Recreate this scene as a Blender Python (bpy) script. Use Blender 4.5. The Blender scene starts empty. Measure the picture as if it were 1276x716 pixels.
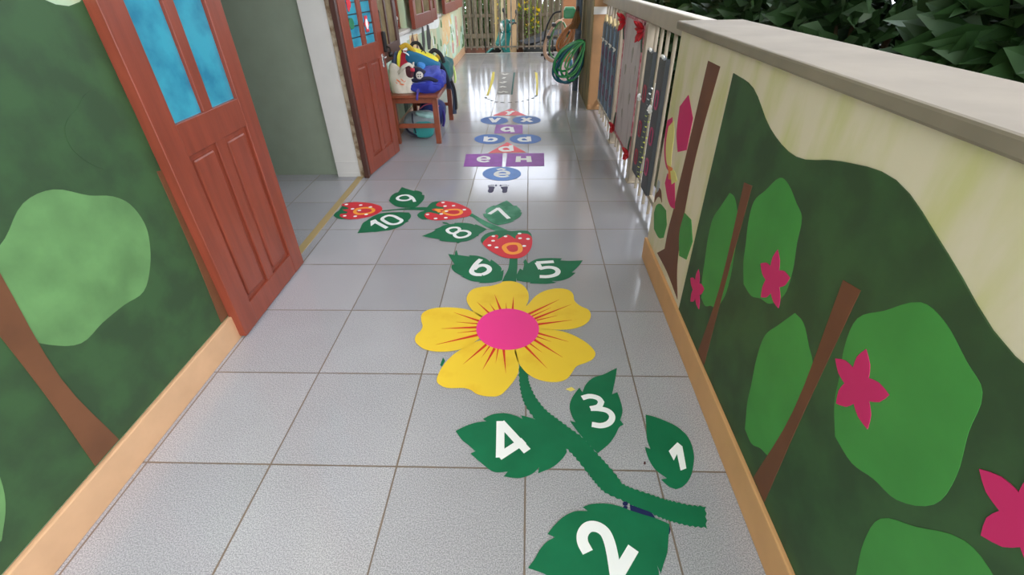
import bpy, bmesh, math, random
from mathutils import Vector, Matrix, Euler, noise
# outlines of the floor stickers in tenths of a millimetre on the floor plane
D = {'leaf9':[(-9138,31153),(-8841,30916),(-8274,30526),(-8099,30403),(-8070,30554),(-7704,30368),(-7455,30067),(-7434,29744),(-7229,29684),(-7135,29126),(-7158,28708),(-7278,28166),(-7368,27836),(-7542,27602),(-8162,27646),(-8710,27847),(-9118,28250),(-9438,28731),(-9549,28940),(-9438,28911),(-9522,29293),(-9472,29797),(-9284,30238),(-9282,30059),(-9194,30237),(-9169,30766)],'n9':[[(-8051,29149),(-8203,28843),(-8475,28777),(-8781,28863),(-8977,29103),(-8963,29386),(-8783,29614),(-8564,29684),(-8313,29609),(-8051,29149)],[(-8378,29639),(-8094,29406),(-7859,29007),(-7675,28562)]],'leaf10':[(-10174,24091),(-10174,24500),(-10215,25055),(-10239,24999),(-10231,25454),(-10107,25744),(-9925,26219),(-9667,26644),(-9336,26827),(-8922,26912),(-8276,26945),(-7689,26878),(-7472,26445),(-7450,26024),(-7531,25788),(-7440,25613),(-7611,25441),(-7663,25213),(-7971,24766),(-8267,24515),(-8306,24472),(-8690,24386),(-9204,24227),(-9289,24259),(-9644,24175)],'n1_10':[(-9852,25684),(-9600,25918),(-9386,25624),(-8498,24824),(-8620,24604),(-9473,25370),(-9621,24974)],'n0_10':[[(-9184,25951),(-9109,26274),(-8887,26454),(-8540,26355),(-8168,26028),(-7908,25732),(-7989,25385),(-8263,25227),(-8556,25297),(-8870,25563),(-9184,25951)]],'stemtop':[(-9560,27258),(-9193,27332),(-8410,27518),(-7870,27579),(-7453,27705),(-6960,27740),(-6448,27671),(-6366,27208),(-6699,27236),(-7258,27291),(-7813,27321),(-8579,27301),(-9099,27178),(-9519,27105)],'berryL':[(-9553,27399),(-9776,27856),(-10131,28125),(-10598,28372),(-11211,28514),(-11745,28574),(-12219,28442),(-12508,28282),(-12473,28013),(-12053,27771),(-11832,27612),(-11880,27417),(-12193,27355),(-11961,27162),(-11698,27033),(-11725,26782),(-12087,26722),(-12057,26476),(-11790,26170),(-11227,25928),(-11025,25962),(-10623,26043),(-10158,26281),(-9813,26583),(-9605,27017)],'calyxL':[(-12438,26478),(-12483,26913),(-12372,27229),(-12394,27616),(-12394,28281),(-12246,28524),(-11745,28574),(-11312,27738),(-11078,26469),(-11453,25965),(-11964,26051)],'z_L':[[(-11276,27093),(-11231,27477),(-10879,27604),(-10488,27600),(-10181,27404),(-10081,27147),(-10173,26896),(-10454,26736),(-10876,26689),(-11141,26840),(-11276,27093)]],'seedL':[(-11181,28041),(-10441,27731),(-11012,27218),(-10390,26612),(-11013,26347),(-11541,27453),(-12177,28144),(-11710,26412)],'berryM':[(-3686,26967),(-3848,27399),(-4150,27746),(-4616,28173),(-5073,28464),(-5521,28643),(-5880,28617),(-6147,28230),(-6122,27974),(-5928,27803),(-5614,27689),(-5534,27550),(-5590,27345),(-5801,27388),(-6110,27486),(-6299,27392),(-6239,27214),(-5983,27078),(-5685,26848),(-5669,26572),(-5984,26745),(-6358,26907),(-6580,26855),(-6638,26553),(-6520,26229),(-6303,25973),(-5876,25782),(-5265,25804),(-4725,25938),(-4191,26150),(-3818,26340),(-3683,26663)],'calyxM':[(-7097,26556),(-6982,26991),(-6781,27151),(-6678,27698),(-6555,28334),(-6304,28621),(-5765,28660),(-5319,27687),(-5349,26350),(-6242,25947),(-6624,25887),(-6905,26167)],'z_M':[[(-5498,26940),(-5307,27207),(-4914,27312),(-4560,27269),(-4340,26998),(-4397,26668),(-4689,26500),(-5036,26542),(-5352,26740),(-5498,26940)]],'one_M':[[(-6087,27349),(-5809,27076),(-5722,26902)],[(-5992,27307),(-5554,27304)]],'seedM':[(-5737,28398),(-5517,27828),(-4965,27893),(-4182,27266),(-6442,26577),(-5828,25995),(-5208,26093),(-5578,26650),(-5311,27046)],'stemmid':[(-3735,26887),(-3378,26466),(-2938,25953),(-2455,25455),(-1879,24971),(-1541,24676),(-1261,24364),(-1303,24104),(-1948,24332),(-2287,24621),(-2755,25094),(-3193,25705),(-3522,26210),(-3797,26404)],'leaf7':[(-1505,28720),(-1238,28284),(-1018,27858),(-785,27898),(-811,27759),(-660,27510),(-508,27036),(-603,26904),(-459,26837),(-553,26318),(-768,25940),(-1037,25656),(-915,25630),(-1353,25328),(-1886,25090),(-2228,25332),(-2621,25826),(-2514,25875),(-2791,26205),(-2930,26658),(-2717,26695),(-2796,27120),(-2665,27526),(-2259,28010),(-2316,27800),(-2112,28008),(-1835,28361)],'n7':[[(-2530,26629),(-1994,27494)],[(-2054,27521),(-1894,27248),(-1638,26714),(-1258,25968)]],'leaf8':[(-6229,23706),(-5985,23950),(-5673,24289),(-5561,24576),(-5667,24565),(-5428,24751),(-5203,25046),(-4901,25225),(-5073,25274),(-5250,25348),(-5334,25531),(-5043,25444),(-4846,25224),(-4580,25284),(-4541,25405),(-3990,25402),(-3537,25278),(-3300,25097),(-3257,25217),(-2962,24976),(-2524,24564),(-2736,24221),(-2922,23941),(-2949,23665),(-3006,23720),(-3234,23394),(-3515,23127),(-3861,23022),(-4014,22812),(-4111,22969),(-4844,23076),(-5116,23162),(-5155,23344),(-5694,23508)],'n8':[[(-4861,24400),(-4787,24631),(-4564,24771),(-4290,24746),(-4160,24571),(-4177,24283),(-4357,24035),(-4625,24058),(-4861,24400)],[(-4363,23890),(-4295,24170),(-4024,24340),(-3700,24304),(-3487,24055),(-3535,23776),(-3771,23557),(-4077,23504),(-4281,23668),(-4363,23890)]],'footL':[(-2939,31186),(-2685,31215),(-2473,31113),(-2494,30736),(-2525,30254),(-2671,30098),(-2833,30179),(-2907,30418),(-2859,30789)],'footR':[(-2022,31041),(-1787,31203),(-1557,31200),(-1522,30968),(-1550,30562),(-1554,30195),(-1767,30087),(-1899,30247),(-1875,30647)],'toeL':[(-2913,31352),(-2816,31435),(-2702,31467),(-2586,31465),(-2389,31412)],'toeR':[(-2054,31408),(-1896,31473),(-1761,31488),(-1638,31469),(-1500,31383)],'berryC':[(-2624,22856),(-2441,23391),(-2204,23734),(-1882,23845),(-1773,23664),(-1879,23255),(-1663,23457),(-1415,23732),(-1255,23843),(-1087,23731),(-781,23320),(-759,23730),(-568,24009),(-105,23937),(124,23590),(174,23050),(121,22401),(-34,21838),(-276,21415),(-576,21201),(-937,21177),(-1366,21295),(-1748,21594),(-2148,22024),(-2501,22531)],'calyxC':[(-2762,23189),(-2692,23666),(-2428,24086),(-1977,24327),(-1447,24441),(-1041,24324),(-508,24408),(-107,24363),(92,24007),(169,23453),(-486,23051),(-1763,22921),(-2616,22765)],'z_C':[[(-1387,22402),(-1270,22633),(-1053,22763),(-703,22762),(-541,22568),(-484,22211),(-541,21900),(-832,21704),(-1143,21801),(-1310,22086),(-1387,22402)]],'seedC':[(-2068,23664),(-1365,23635),(-567,23981),(-70,23318),(-524,23400),(-2051,23107),(-2219,22582),(-1805,22338),(-275,22503)],'stemC':[(-1030,21224),(-624,21225),(-603,20266),(-641,18947),(-1339,18944),(-1225,19510),(-1079,20154)],'leaf6':[(-4392,21630),(-4020,21533),(-4048,21838),(-4000,22087),(-3847,21533),(-3199,21353),(-3247,21509),(-2779,21437),(-2330,21176),(-2062,20827),(-2018,21059),(-1693,20656),(-1432,20209),(-1427,19882),(-1307,20045),(-1298,19615),(-1344,19046),(-1864,18842),(-2477,18809),(-2402,18910),(-2831,18989),(-3199,19243),(-3448,19419),(-3303,19398),(-3789,19821),(-4017,20202),(-4045,20481),(-3898,20538),(-4138,21056)],'n6':[[(-2564,21081),(-2765,20654),(-2905,20150),(-2929,19823),(-2721,19589),(-2373,19559)],[(-2373,19559),(-2131,19772),(-2035,20043),(-2144,20318),(-2391,20462),(-2677,20350),(-2837,20062)]],'leaf5':[(-615,19049),(-626,19512),(-548,19884),(-466,20156),(-319,19993),(-267,20602),(-300,20829),(-183,21119),(-91,20772),(-31,20659),(147,20888),(448,21120),(931,21202),(1740,21180),(1639,20970),(2052,20925),(2816,20972),(2540,20384),(2146,19785),(2343,19754),(1999,19314),(1592,19058),(1088,19005),(1315,18856),(803,18754),(29,18800),(85,18900),(-194,18919)],'n5':[[(1288,20832),(384,20716)],[(414,20739),(597,20093)],[(540,20137),(961,20269),(1307,20182),(1466,19890),(1337,19572),(934,19393),(527,19391)]],'disc':[(426,15248),(407,15036),(356,14832),(275,14642),(168,14468),(36,14315),(-116,14185),(-285,14081),(-468,14005),(-660,13958),(-857,13940),(-1056,13953),(-1252,13996),(-1441,14068),(-1619,14168),(-1782,14295),(-1926,14445),(-2048,14617),(-2144,14806),(-2212,15010),(-2249,15222),(-2253,15439),(-2223,15654),(-2160,15862),(-2064,16058),(-1936,16236),(-1781,16390),(-1601,16515),(-1401,16609),(-1188,16666),(-967,16687),(-744,16670),(-527,16615),(-320,16525),(-131,16403),(36,16252),(176,16077),(287,15884),(367,15677),(413,15464)],'petals':[[(-2741,16600),(-3417,16770),(-4076,16765),(-4543,16613),(-4793,16291),(-4730,15802),(-4603,15430),(-4622,15128),(-4755,14831),(-4737,14487),(-4553,14209),(-4205,13941),(-3744,13817),(-3165,13845),(-2675,14012),(-2206,14458),(-1809,15096),(-1916,15954)],[(-2085,16080),(-2483,16468),(-2786,17008),(-2917,17429),(-2881,17866),(-2705,18242),(-2332,18442),(-1816,18553),(-1391,18790),(-1289,18918),(-848,18952),(-402,18716),(-93,18181),(-14,17592),(-87,17098),(-286,16553),(-900,15713)],[(-286,16553),(-5,17098),(289,17666),(720,18110),(1328,18339),(1836,18236),(2066,17896),(2105,17322),(2356,16909),(2655,16669),(2738,16315),(2612,15869),(2267,15497),(1715,15275),(952,15244),(381,15310),(-41,15721)],[(381,15262),(952,15244),(1550,15072),(2048,14731),(2446,14290),(2645,13810),(2498,13448),(2198,13243),(1834,13041),(1636,12701),(1411,12371),(1036,12211),(505,12267),(38,12538),(-309,13013),(-495,13513),(-558,14039),(-261,14650)],[(-1988,14517),(-2675,14012),(-3055,13583),(-3328,13021),(-3451,12488),(-3431,12163),(-3267,11984),(-2980,11855),(-2417,11863),(-2143,11779),(-1859,11566),(-1461,11469),(-1075,11509),(-814,11801),(-532,12298),(-406,12674),(-395,13160),(-460,13565),(-580,14038),(-1072,14416)]],'streaks':[[[(-2130,15835),(-3366,16395),(-2145,15716)],[(-2163,15638),(-3179,15716),(-2160,15564)],[(-2187,15441),(-3754,15256),(-2170,15296)],[(-2201,15163),(-3036,14978),(-2189,15093)],[(-2172,14932),(-3826,14218),(-2136,14785)]],[[(-1720,16365),(-2406,17192),(-1767,16268)],[(-1510,16543),(-1815,17084),(-1552,16489)],[(-1223,16591),(-1640,17844),(-1325,16524)],[(-991,16617),(-1065,17188),(-1040,16611)],[(-691,16584),(-724,17733),(-788,16595)]],[[(-6,16223),(1409,17430),(-48,16363)],[(143,16111),(995,16791),(120,16193)],[(257,15909),(1920,17043),(226,16039)],[(339,15825),(1266,16213),(330,15898)],[(390,15522),(1875,15900),(381,15656)]],[[(359,14946),(1621,14468),(380,15059)],[(268,14766),(908,14460),(286,14842)],[(160,14547),(1325,13535),(212,14672)],[(36,14298),(525,13806),(67,14360)],[(-201,14156),(705,12909),(-134,14256)]],[[(-1779,14306),(-2552,13101),(-1708,14198)],[(-1625,14166),(-1881,13463),(-1580,14122)],[(-1440,14066),(-1786,12768),(-1340,13988)],[(-1273,14035),(-1292,13147),(-1215,14022)],[(-1077,14014),(-867,12573),(-969,14030)]]],'stemmain':[(-384,13136),(-54,12702),(-19,12374),(81,11924),(304,11368),(609,10883),(966,10522),(1376,10130),(1812,9708),(2155,9171),(2437,8758),(2740,8246),(2739,8173),(3041,7997),(3500,7828),(3873,7683),(4167,7603),(4587,7506),(5012,7473),(4863,6865),(4418,6906),(4014,7003),(3735,7097),(3419,7252),(3019,7430),(2727,7594),(2236,7846),(1984,8158),(1806,8460),(1846,8378),(1514,8931),(1196,9354),(698,9866),(171,10562),(-142,11154),(-277,11656),(-354,12278)],'leaf4':[(-2435,9941),(-2127,10145),(-1778,10301),(-1429,10360),(-1565,10456),(-1253,10655),(-821,10717),(-445,10606),(-215,10479),(-261,10633),(-14,10559),(231,10464),(533,10340),(883,10050),(1159,9697),(1186,9388),(1213,9187),(1058,8955),(766,8664),(293,8421),(323,8624),(157,8436),(-61,8311),(-331,8245),(-751,8297),(-627,8464),(-1049,8443),(-1399,8685),(-1849,9077),(-1687,9166),(-1987,9432),(-2183,9602)],'n4':[[(-943,10315),(-44,9197)],[(-958,10367),(-895,8951)],[(-936,8970),(-157,9590)]],'leaf3':[(3374,12988),(3254,12512),(3119,12056),(2994,11645),(3196,11751),(3239,11371),(3241,10885),(3099,10496),(3177,10309),(3021,10196),(2858,9903),(2603,9549),(2184,9171),(1961,9469),(1605,10025),(1397,10429),(1587,10379),(1475,10660),(1429,11056),(1531,11428),(1755,11816),(1851,11949),(1942,11732),(2111,12131),(2411,12454),(2837,12647),(3134,12841)],'n3':[[(1903,11451),(2180,11539),(2459,11459),(2563,11278),(2443,11072),(2150,10963)],[(2152,10979),(2430,10967),(2728,10877),(2849,10645),(2719,10376),(2432,10244),(2120,10291)]],'leaf1':[(4005,10741),(4277,10653),(4600,10483),(4953,10229),(5188,9803),(5185,9195),(5034,8746),(4843,8377),(4550,8079),(4316,7983),(4130,8071),(3960,8289),(4152,8334),(3881,8600),(3757,8910),(3713,9233),(3715,9433),(3874,9355),(3840,9709),(3914,10211)],'n1':[(4429,9292),(4784,9623),(4902,9468),(4809,8680),(4616,8602),(4659,9185),(4499,8949)],'leaf2':[(-8,5718),(157,5929),(308,6181),(501,6387),(721,6512),(518,6595),(749,6872),(1037,7119),(1324,7248),(1679,7264),(1546,7378),(1784,7468),(2190,7497),(2542,7441),(2841,7322),(3174,7206),(3540,7092),(3872,6941),(3777,6630),(3632,6186),(3473,5903),(3346,5664),(3296,5865),(3285,5596),(3019,5052),(2188,4734),(1382,5012),(822,5374),(405,5587),(191,5656)],'n2':[[(1559,6138),(1450,6390),(1471,6616),(1635,6801),(1868,6818),(2063,6687),(2154,6443),(2190,6117),(2201,5703),(2201,5521)],[(2204,5538),(2767,6267)]],'navy':[[(2889,7483),(3241,7347),(3457,7249),(3540,7092),(3751,6997),(3352,7120),(2879,7315)],[(2842,7511),(2826,7481),(2795,7459),(2755,7450),(2718,7457),(2694,7478),(2689,7508),(2704,7538),(2736,7561),(2775,7570),(2812,7562),(2837,7541)],[(2813,7392),(2800,7367),(2772,7348),(2737,7341),(2704,7347),(2682,7365),(2677,7390),(2691,7415),(2719,7434),(2754,7442),(2787,7436),(2808,7418)],[(3809,6920),(3860,6893),(3860,6785),(3809,6669),(3771,6668)]],'scrap':[[(-3418,13506),(-3304,13323),(-3381,13001),(-3462,13069)],[(-3172,11932),(-2943,11829),(-3142,11826)]],'yellowbit':[(1338,11898),(1574,12007),(1695,11877),(1526,11787)],'redbit':[(3626,8863),(3608,8822),(3581,8805),(3561,8821),(3560,8862),(3578,8902),(3605,8920),(3625,8903)],'triY':[(-2074,53821),(-362,50780),(-3936,50931)],'Y':[[(-2595,52673),(-2140,52021),(-2388,51107)],[(-1734,52762),(-2260,51839)]],'ov':[(-2207,48880),(-2229,48545),(-2321,48233),(-2477,47959),(-2688,47735),(-2945,47571),(-3234,47475),(-3542,47450),(-3856,47498),(-4159,47617),(-4439,47801),(-4682,48043),(-4875,48331),(-5008,48653),(-5074,48993),(-5068,49334),(-4989,49659),(-4841,49950),(-4629,50192),(-4365,50371),(-4063,50477),(-3738,50504),(-3408,50450),(-3091,50318),(-2804,50117),(-2561,49857),(-2376,49553),(-2256,49222)],'v':[[(-4095,49871),(-3576,48211)],[(-3175,49834),(-3606,48212)]],'ox':[(1146,48916),(1103,48569),(991,48246),(816,47962),(588,47731),(318,47561),(19,47461),(-296,47436),(-611,47485),(-913,47608),(-1186,47798),(-1418,48048),(-1598,48346),(-1714,48680),(-1762,49032),(-1736,49385),(-1637,49722),(-1469,50024),(-1240,50275),(-961,50460),(-647,50570),(-315,50598),(18,50542),(332,50406),(612,50197),(843,49928),(1014,49613),(1116,49270)],'x':[[(-751,49793),(187,48230)],[(100,49758),(-760,48267)]],'sqq':[(-3360,47337),(-686,47131),(-646,44129),(-3356,44312)],'q':[[(-1690,45375),(-2307,45002),(-2617,45606),(-2405,46257),(-2007,46345),(-1695,45977)],[(-1792,46338),(-1596,44638)]],'ob':[(-2197,42480),(-2218,42157),(-2309,41855),(-2464,41590),(-2674,41372),(-2930,41213),(-3218,41118),(-3526,41092),(-3839,41135),(-4143,41247),(-4424,41422),(-4668,41653),(-4863,41930),(-4998,42239),(-5067,42567),(-5064,42896),(-4987,43211),(-4840,43495),(-4630,43731),(-4367,43906),(-4064,44011),(-3738,44040),(-3406,43990),(-3088,43865),(-2799,43672),(-2555,43423),(-2368,43130),(-2247,42810)],'b':[[(-4052,43305),(-3989,41831)],[(-4004,42357),(-3759,42841),(-3355,42829),(-3087,42418),(-3293,41898),(-3969,41917)]],'od':[(1073,42382),(1031,42060),(920,41761),(746,41497),(519,41281),(251,41123),(-47,41029),(-360,41003),(-674,41046),(-974,41158),(-1247,41332),(-1479,41561),(-1658,41836),(-1775,42143),(-1823,42469),(-1798,42796),(-1701,43109),(-1534,43390),(-1306,43625),(-1028,43799),(-715,43903),(-384,43931),(-52,43882),(262,43758),(541,43566),(772,43318),(942,43027),(1044,42709)],'d':[[(-81,43181),(-12,41715)],[(-39,42239),(-334,42736),(-735,42749),(-928,42309),(-721,41822),(-39,41802)]],'trid':[(-1999,41558),(-280,38685),(-3481,38573)],'d2':[[(-1627,40622),(-1524,39061)],[(-1570,39690),(-1840,40138),(-2282,40069),(-2511,39595),(-2234,39079),(-1552,39139)]],'sqe':[(-5337,38354),(-2240,38430),(-2157,35296),(-5202,35356)],'e':[[(-4129,37010),(-3327,36993),(-3422,37460),(-3803,37687),(-4117,37404),(-4159,36940),(-3942,36515),(-3578,36403),(-3299,36605)]],'sqH':[(-1873,38458),(1226,38458),(1171,35362),(-1882,35291)],'H':[[(-899,37657),(-918,36278)],[(-80,37674),(-6,36259)],[(-908,36939),(-31,36955)]],'oe':[(-631,33686),(-662,33371),(-763,33076),(-928,32817),(-1148,32604),(-1411,32447),(-1706,32352),(-2019,32323),(-2335,32361),(-2641,32466),(-2922,32632),(-3165,32853),(-3357,33119),(-3489,33418),(-3553,33737),(-3543,34059),(-3459,34368),(-3304,34648),(-3084,34883),(-2810,35059),(-2498,35166),(-2164,35198),(-1826,35153),(-1503,35034),(-1212,34847),(-970,34604),(-787,34320),(-673,34008)],'ee':[[(-2493,33627),(-1588,33612),(-1660,34042),(-2059,34236),(-2407,34056),(-2556,33567),(-2313,33173),(-1893,33077),(-1575,33280)],[(-2493,34560),(-2176,34777),(-1883,34548)]],'far_panel':[(-4629,76733),(-2464,76560),(-2324,61153),(-3998,61249)],'far_yL':[(-5703,77154),(-5354,76791),(-5073,71455),(-5089,60559),(-5383,60575),(-5394,66523)],'far_yR':[(782,76300),(1165,75614),(1171,68745),(1011,60433),(769,60446),(911,68763)],'far_g':[(-2431,76226),(-2204,76208),(-2125,61052),(-2321,61063)],'far_w':[[(-4177,75386),(-3692,74581),(-3253,75314)],[(-3829,71365),(-3600,72536)],[(-4097,68998),(-3733,68263),(-3335,69056),(-3677,69357)],[(-3905,65410),(-3629,66152),(-3179,65464)],[(-3965,62753),(-3631,62133),(-3371,62952),(-2839,62224)]],'far_dash':[[(-5431,59712),(-5207,59065)],[(-5067,58724),(-4808,58420)],[(-4639,58043),(-4330,57622)],[(-4076,57289),(-3738,57074)],[(-3408,56938),(-2988,56838)],[(-2481,56812),(-2069,56870)],[(-1702,56930),(-1338,57108)],[(-1018,57290),(-697,57513)],[(-375,57818),(-96,58128)],[(233,58687),(518,59089)],[(666,59674),(893,60265)],[(646,77314),(824,77030)]]}
R = math.radians
random.seed(7)
C = bpy.context.scene.collection
# ------------------------------------------------------------ materials
def lin(h):
    h = h.lstrip('#')
    out = []
    for i in (0, 2, 4):
        c = int(h[i:i+2], 16) / 255
        out.append(c / 12.92 if c <= .04045 else ((c + .055) / 1.055) ** 2.4)
    return (*out, 1)
MATS = {}
def mat(name, col, rough=.5, metal=0, var=0, scale=8, bump=0, bscale=40, col2=None, stretch=(1, 1, 1), lo=.4, hi=.6, trans=0, spec=.5, sheen=0, coat=0):
    if name in MATS: return MATS[name]
    m = bpy.data.materials.new(name); m.use_nodes = True
    nt = m.node_tree; N = nt.nodes; L = nt.links
    b = N['Principled BSDF']
    b.inputs['Base Color'].default_value = lin(col)
    b.inputs['Roughness'].default_value = rough
    b.inputs['Metallic'].default_value = metal
    b.inputs['Specular IOR Level'].default_value = spec
    b.inputs['Transmission Weight'].default_value = trans
    b.inputs['Sheen Weight'].default_value = sheen
    b.inputs['Coat Weight'].default_value = coat
    tc = N.new('ShaderNodeTexCoord'); mp = N.new('ShaderNodeMapping')
    mp.inputs['Scale'].default_value = stretch
    L.new(tc.outputs['Object'], mp.inputs['Vector'])
    if var or col2:
        n = N.new('ShaderNodeTexNoise'); n.inputs['Scale'].default_value = scale; n.inputs['Detail'].default_value = 5
        L.new(mp.outputs['Vector'], n.inputs['Vector'])
        r = N.new('ShaderNodeValToRGB')
        c = lin(col)
        if col2:
            r.color_ramp.elements[0].position = lo; r.color_ramp.elements[1].position = hi
            r.color_ramp.elements[0].color = c; r.color_ramp.elements[1].color = lin(col2)
        else:
            r.color_ramp.elements[0].position = .3; r.color_ramp.elements[1].position = .7
            r.color_ramp.elements[0].color = (*[q * (1 - var) for q in c[:3]], 1)
            r.color_ramp.elements[1].color = (*[min(1, q * (1 + var)) for q in c[:3]], 1)
        L.new(n.outputs['Fac'], r.inputs['Fac']); L.new(r.outputs['Color'], b.inputs['Base Color'])
    if bump:
        n2 = N.new('ShaderNodeTexNoise'); n2.inputs['Scale'].default_value = bscale; n2.inputs['Detail'].default_value = 4
        L.new(mp.outputs['Vector'], n2.inputs['Vector'])
        bp = N.new('ShaderNodeBump'); bp.inputs['Strength'].default_value = bump; bp.inputs['Distance'].default_value = .01
        L.new(n2.outputs['Fac'], bp.inputs['Height']); L.new(bp.outputs['Normal'], b.inputs['Normal'])
    MATS[name] = m
    return m
def floor_mat(name='floor_tiles', x0=-.0101, y0=.8595, W=.4):
    m = bpy.data.materials.new(name); m.use_nodes = True
    nt = m.node_tree; N = nt.nodes; L = nt.links; b = N['Principled BSDF']
    def math_(op, a, bb=None, c=None):
        n = N.new('ShaderNodeMath'); n.operation = op
        for i, v in enumerate((a, bb, c)):
            if v is None: continue
            if isinstance(v, (int, float)): n.inputs[i].default_value = v
            else: L.new(v, n.inputs[i])
        return n.outputs[0]
    def mix(f, a, c):
        n = N.new('ShaderNodeMix'); n.data_type = 'RGBA'
        if isinstance(f, float): n.inputs[0].default_value = f
        else: L.new(f, n.inputs[0])
        for i, v in ((6, a), (7, c)):
            if isinstance(v, tuple): n.inputs[i].default_value = v
            else: L.new(v, n.inputs[i])
        return n.outputs[2]
    g = N.new('ShaderNodeNewGeometry'); s = N.new('ShaderNodeSeparateXYZ'); L.new(g.outputs['Position'], s.inputs[0])
    u = math_('DIVIDE', math_('SUBTRACT', s.outputs[0], x0), W); v = math_('DIVIDE', math_('SUBTRACT', s.outputs[1], y0), W)
    fu = math_('FRACT', u); fv = math_('FRACT', v)
    du = math_('MINIMUM', fu, math_('SUBTRACT', 1, fu)); dv = math_('MINIMUM', fv, math_('SUBTRACT', 1, fv))
    d = math_('MINIMUM', du, dv)
    wob = N.new('ShaderNodeTexNoise'); wob.inputs['Scale'].default_value = 14
    L.new(g.outputs['Position'], wob.inputs['Vector'])
    thr = math_('MULTIPLY_ADD', wob.outputs['Fac'], .008, .0028)
    gr = math_('LESS_THAN', d, thr)
    cell = N.new('ShaderNodeCombineXYZ'); L.new(math_('FLOOR', u), cell.inputs[0]); L.new(math_('FLOOR', v), cell.inputs[1])
    wn = N.new('ShaderNodeTexWhiteNoise'); wn.noise_dimensions = '3D'; L.new(cell.outputs[0], wn.inputs['Vector'])
    tone = mix(wn.outputs['Value'], lin('#a9a8ac'), lin('#b7b5b8'))
    sp = N.new('ShaderNodeTexNoise'); sp.inputs["Scale"].default_value = 300; sp.inputs['Detail'].default_value = 2
    L.new(g.outputs['Position'], sp.inputs['Vector'])
    rs = N.new('ShaderNodeValToRGB'); rs.color_ramp.elements[0].position = .36; rs.color_ramp.elements[1].position = .66
    rs.color_ramp.elements[0].color = (.64, .64, .65, 1); rs.color_ramp.elements[1].color = (1.22, 1.22, 1.21, 1)
    L.new(sp.outputs['Fac'], rs.inputs['Fac'])
    mu = N.new('ShaderNodeMix'); mu.data_type = 'RGBA'; mu.blend_type = 'MULTIPLY'; mu.inputs[0].default_value = 1
    L.new(tone, mu.inputs[6]); L.new(rs.outputs['Color'], mu.inputs[7])
    st = N.new('ShaderNodeTexNoise'); st.inputs['Scale'].default_value = 2.6; st.inputs['Detail'].default_value = 6
    L.new(g.outputs['Position'], st.inputs['Vector'])
    rst = N.new('ShaderNodeValToRGB'); rst.color_ramp.elements[0].position = .3; rst.color_ramp.elements[1].position = .7
    rst.color_ramp.elements[0].color = (.93, .92, .91, 1); rst.color_ramp.elements[1].color = (1.03, 1.03, 1.03, 1)
    L.new(st.outputs['Fac'], rst.inputs['Fac'])
    mu2 = N.new('ShaderNodeMix'); mu2.data_type = 'RGBA'; mu2.blend_type = 'MULTIPLY'; mu2.inputs[0].default_value = 1
    L.new(mu.outputs[2], mu2.inputs[6]); L.new(rst.outputs['Color'], mu2.inputs[7])
    gcol = mix(wob.outputs['Fac'], lin('#584d45'), lin('#8a7868'))
    L.new(mix(gr, mu2.outputs[2], gcol), b.inputs['Base Color'])
    L.new(math_('MULTIPLY_ADD', gr, .4, .13), b.inputs['Roughness'])
    b.inputs['Specular IOR Level'].default_value = .55
    bp = N.new('ShaderNodeBump'); bp.inputs['Strength'].default_value = .5; bp.inputs['Distance'].default_value = .002
    L.new(math_('SUBTRACT', 1, gr), bp.inputs['Height']); L.new(bp.outputs['Normal'], b.inputs['Normal'])
    return m
# ------------------------------------------------------------ object helpers
def obj(name, bm, m=None, parent=None, smooth=False):
    me = bpy.data.meshes.new(name)
    bmesh.ops.recalc_face_normals(bm, faces=bm.faces)
    bm.to_mesh(me); bm.free()
    ms = m if isinstance(m, (list, tuple)) else [m]
    for q in ms: me.materials.append(q)
    if smooth:
        for p in me.polygons: p.use_smooth = True
    o = bpy.data.objects.new(name, me); C.objects.link(o)
    if parent: o.parent = parent
    return o
def tag(o, label=None, cat=None, group=None, kind=None):
    if label: o['label'] = label
    if cat: o['category'] = cat
    if group: o['group'] = group
    if kind: o['kind'] = kind
    return o
def empty(name, loc=(0, 0, 0), rz=0):
    o = bpy.data.objects.new(name, None); C.objects.link(o)
    o.location = loc; o.rotation_euler = (0, 0, rz); o.empty_display_size = .1
    return o
def copy_tree(o, parent=None):
    c = o.copy(); C.objects.link(c)
    if parent: c.parent = parent
    for ch in list(o.children): copy_tree(ch, c)
    return c
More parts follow.
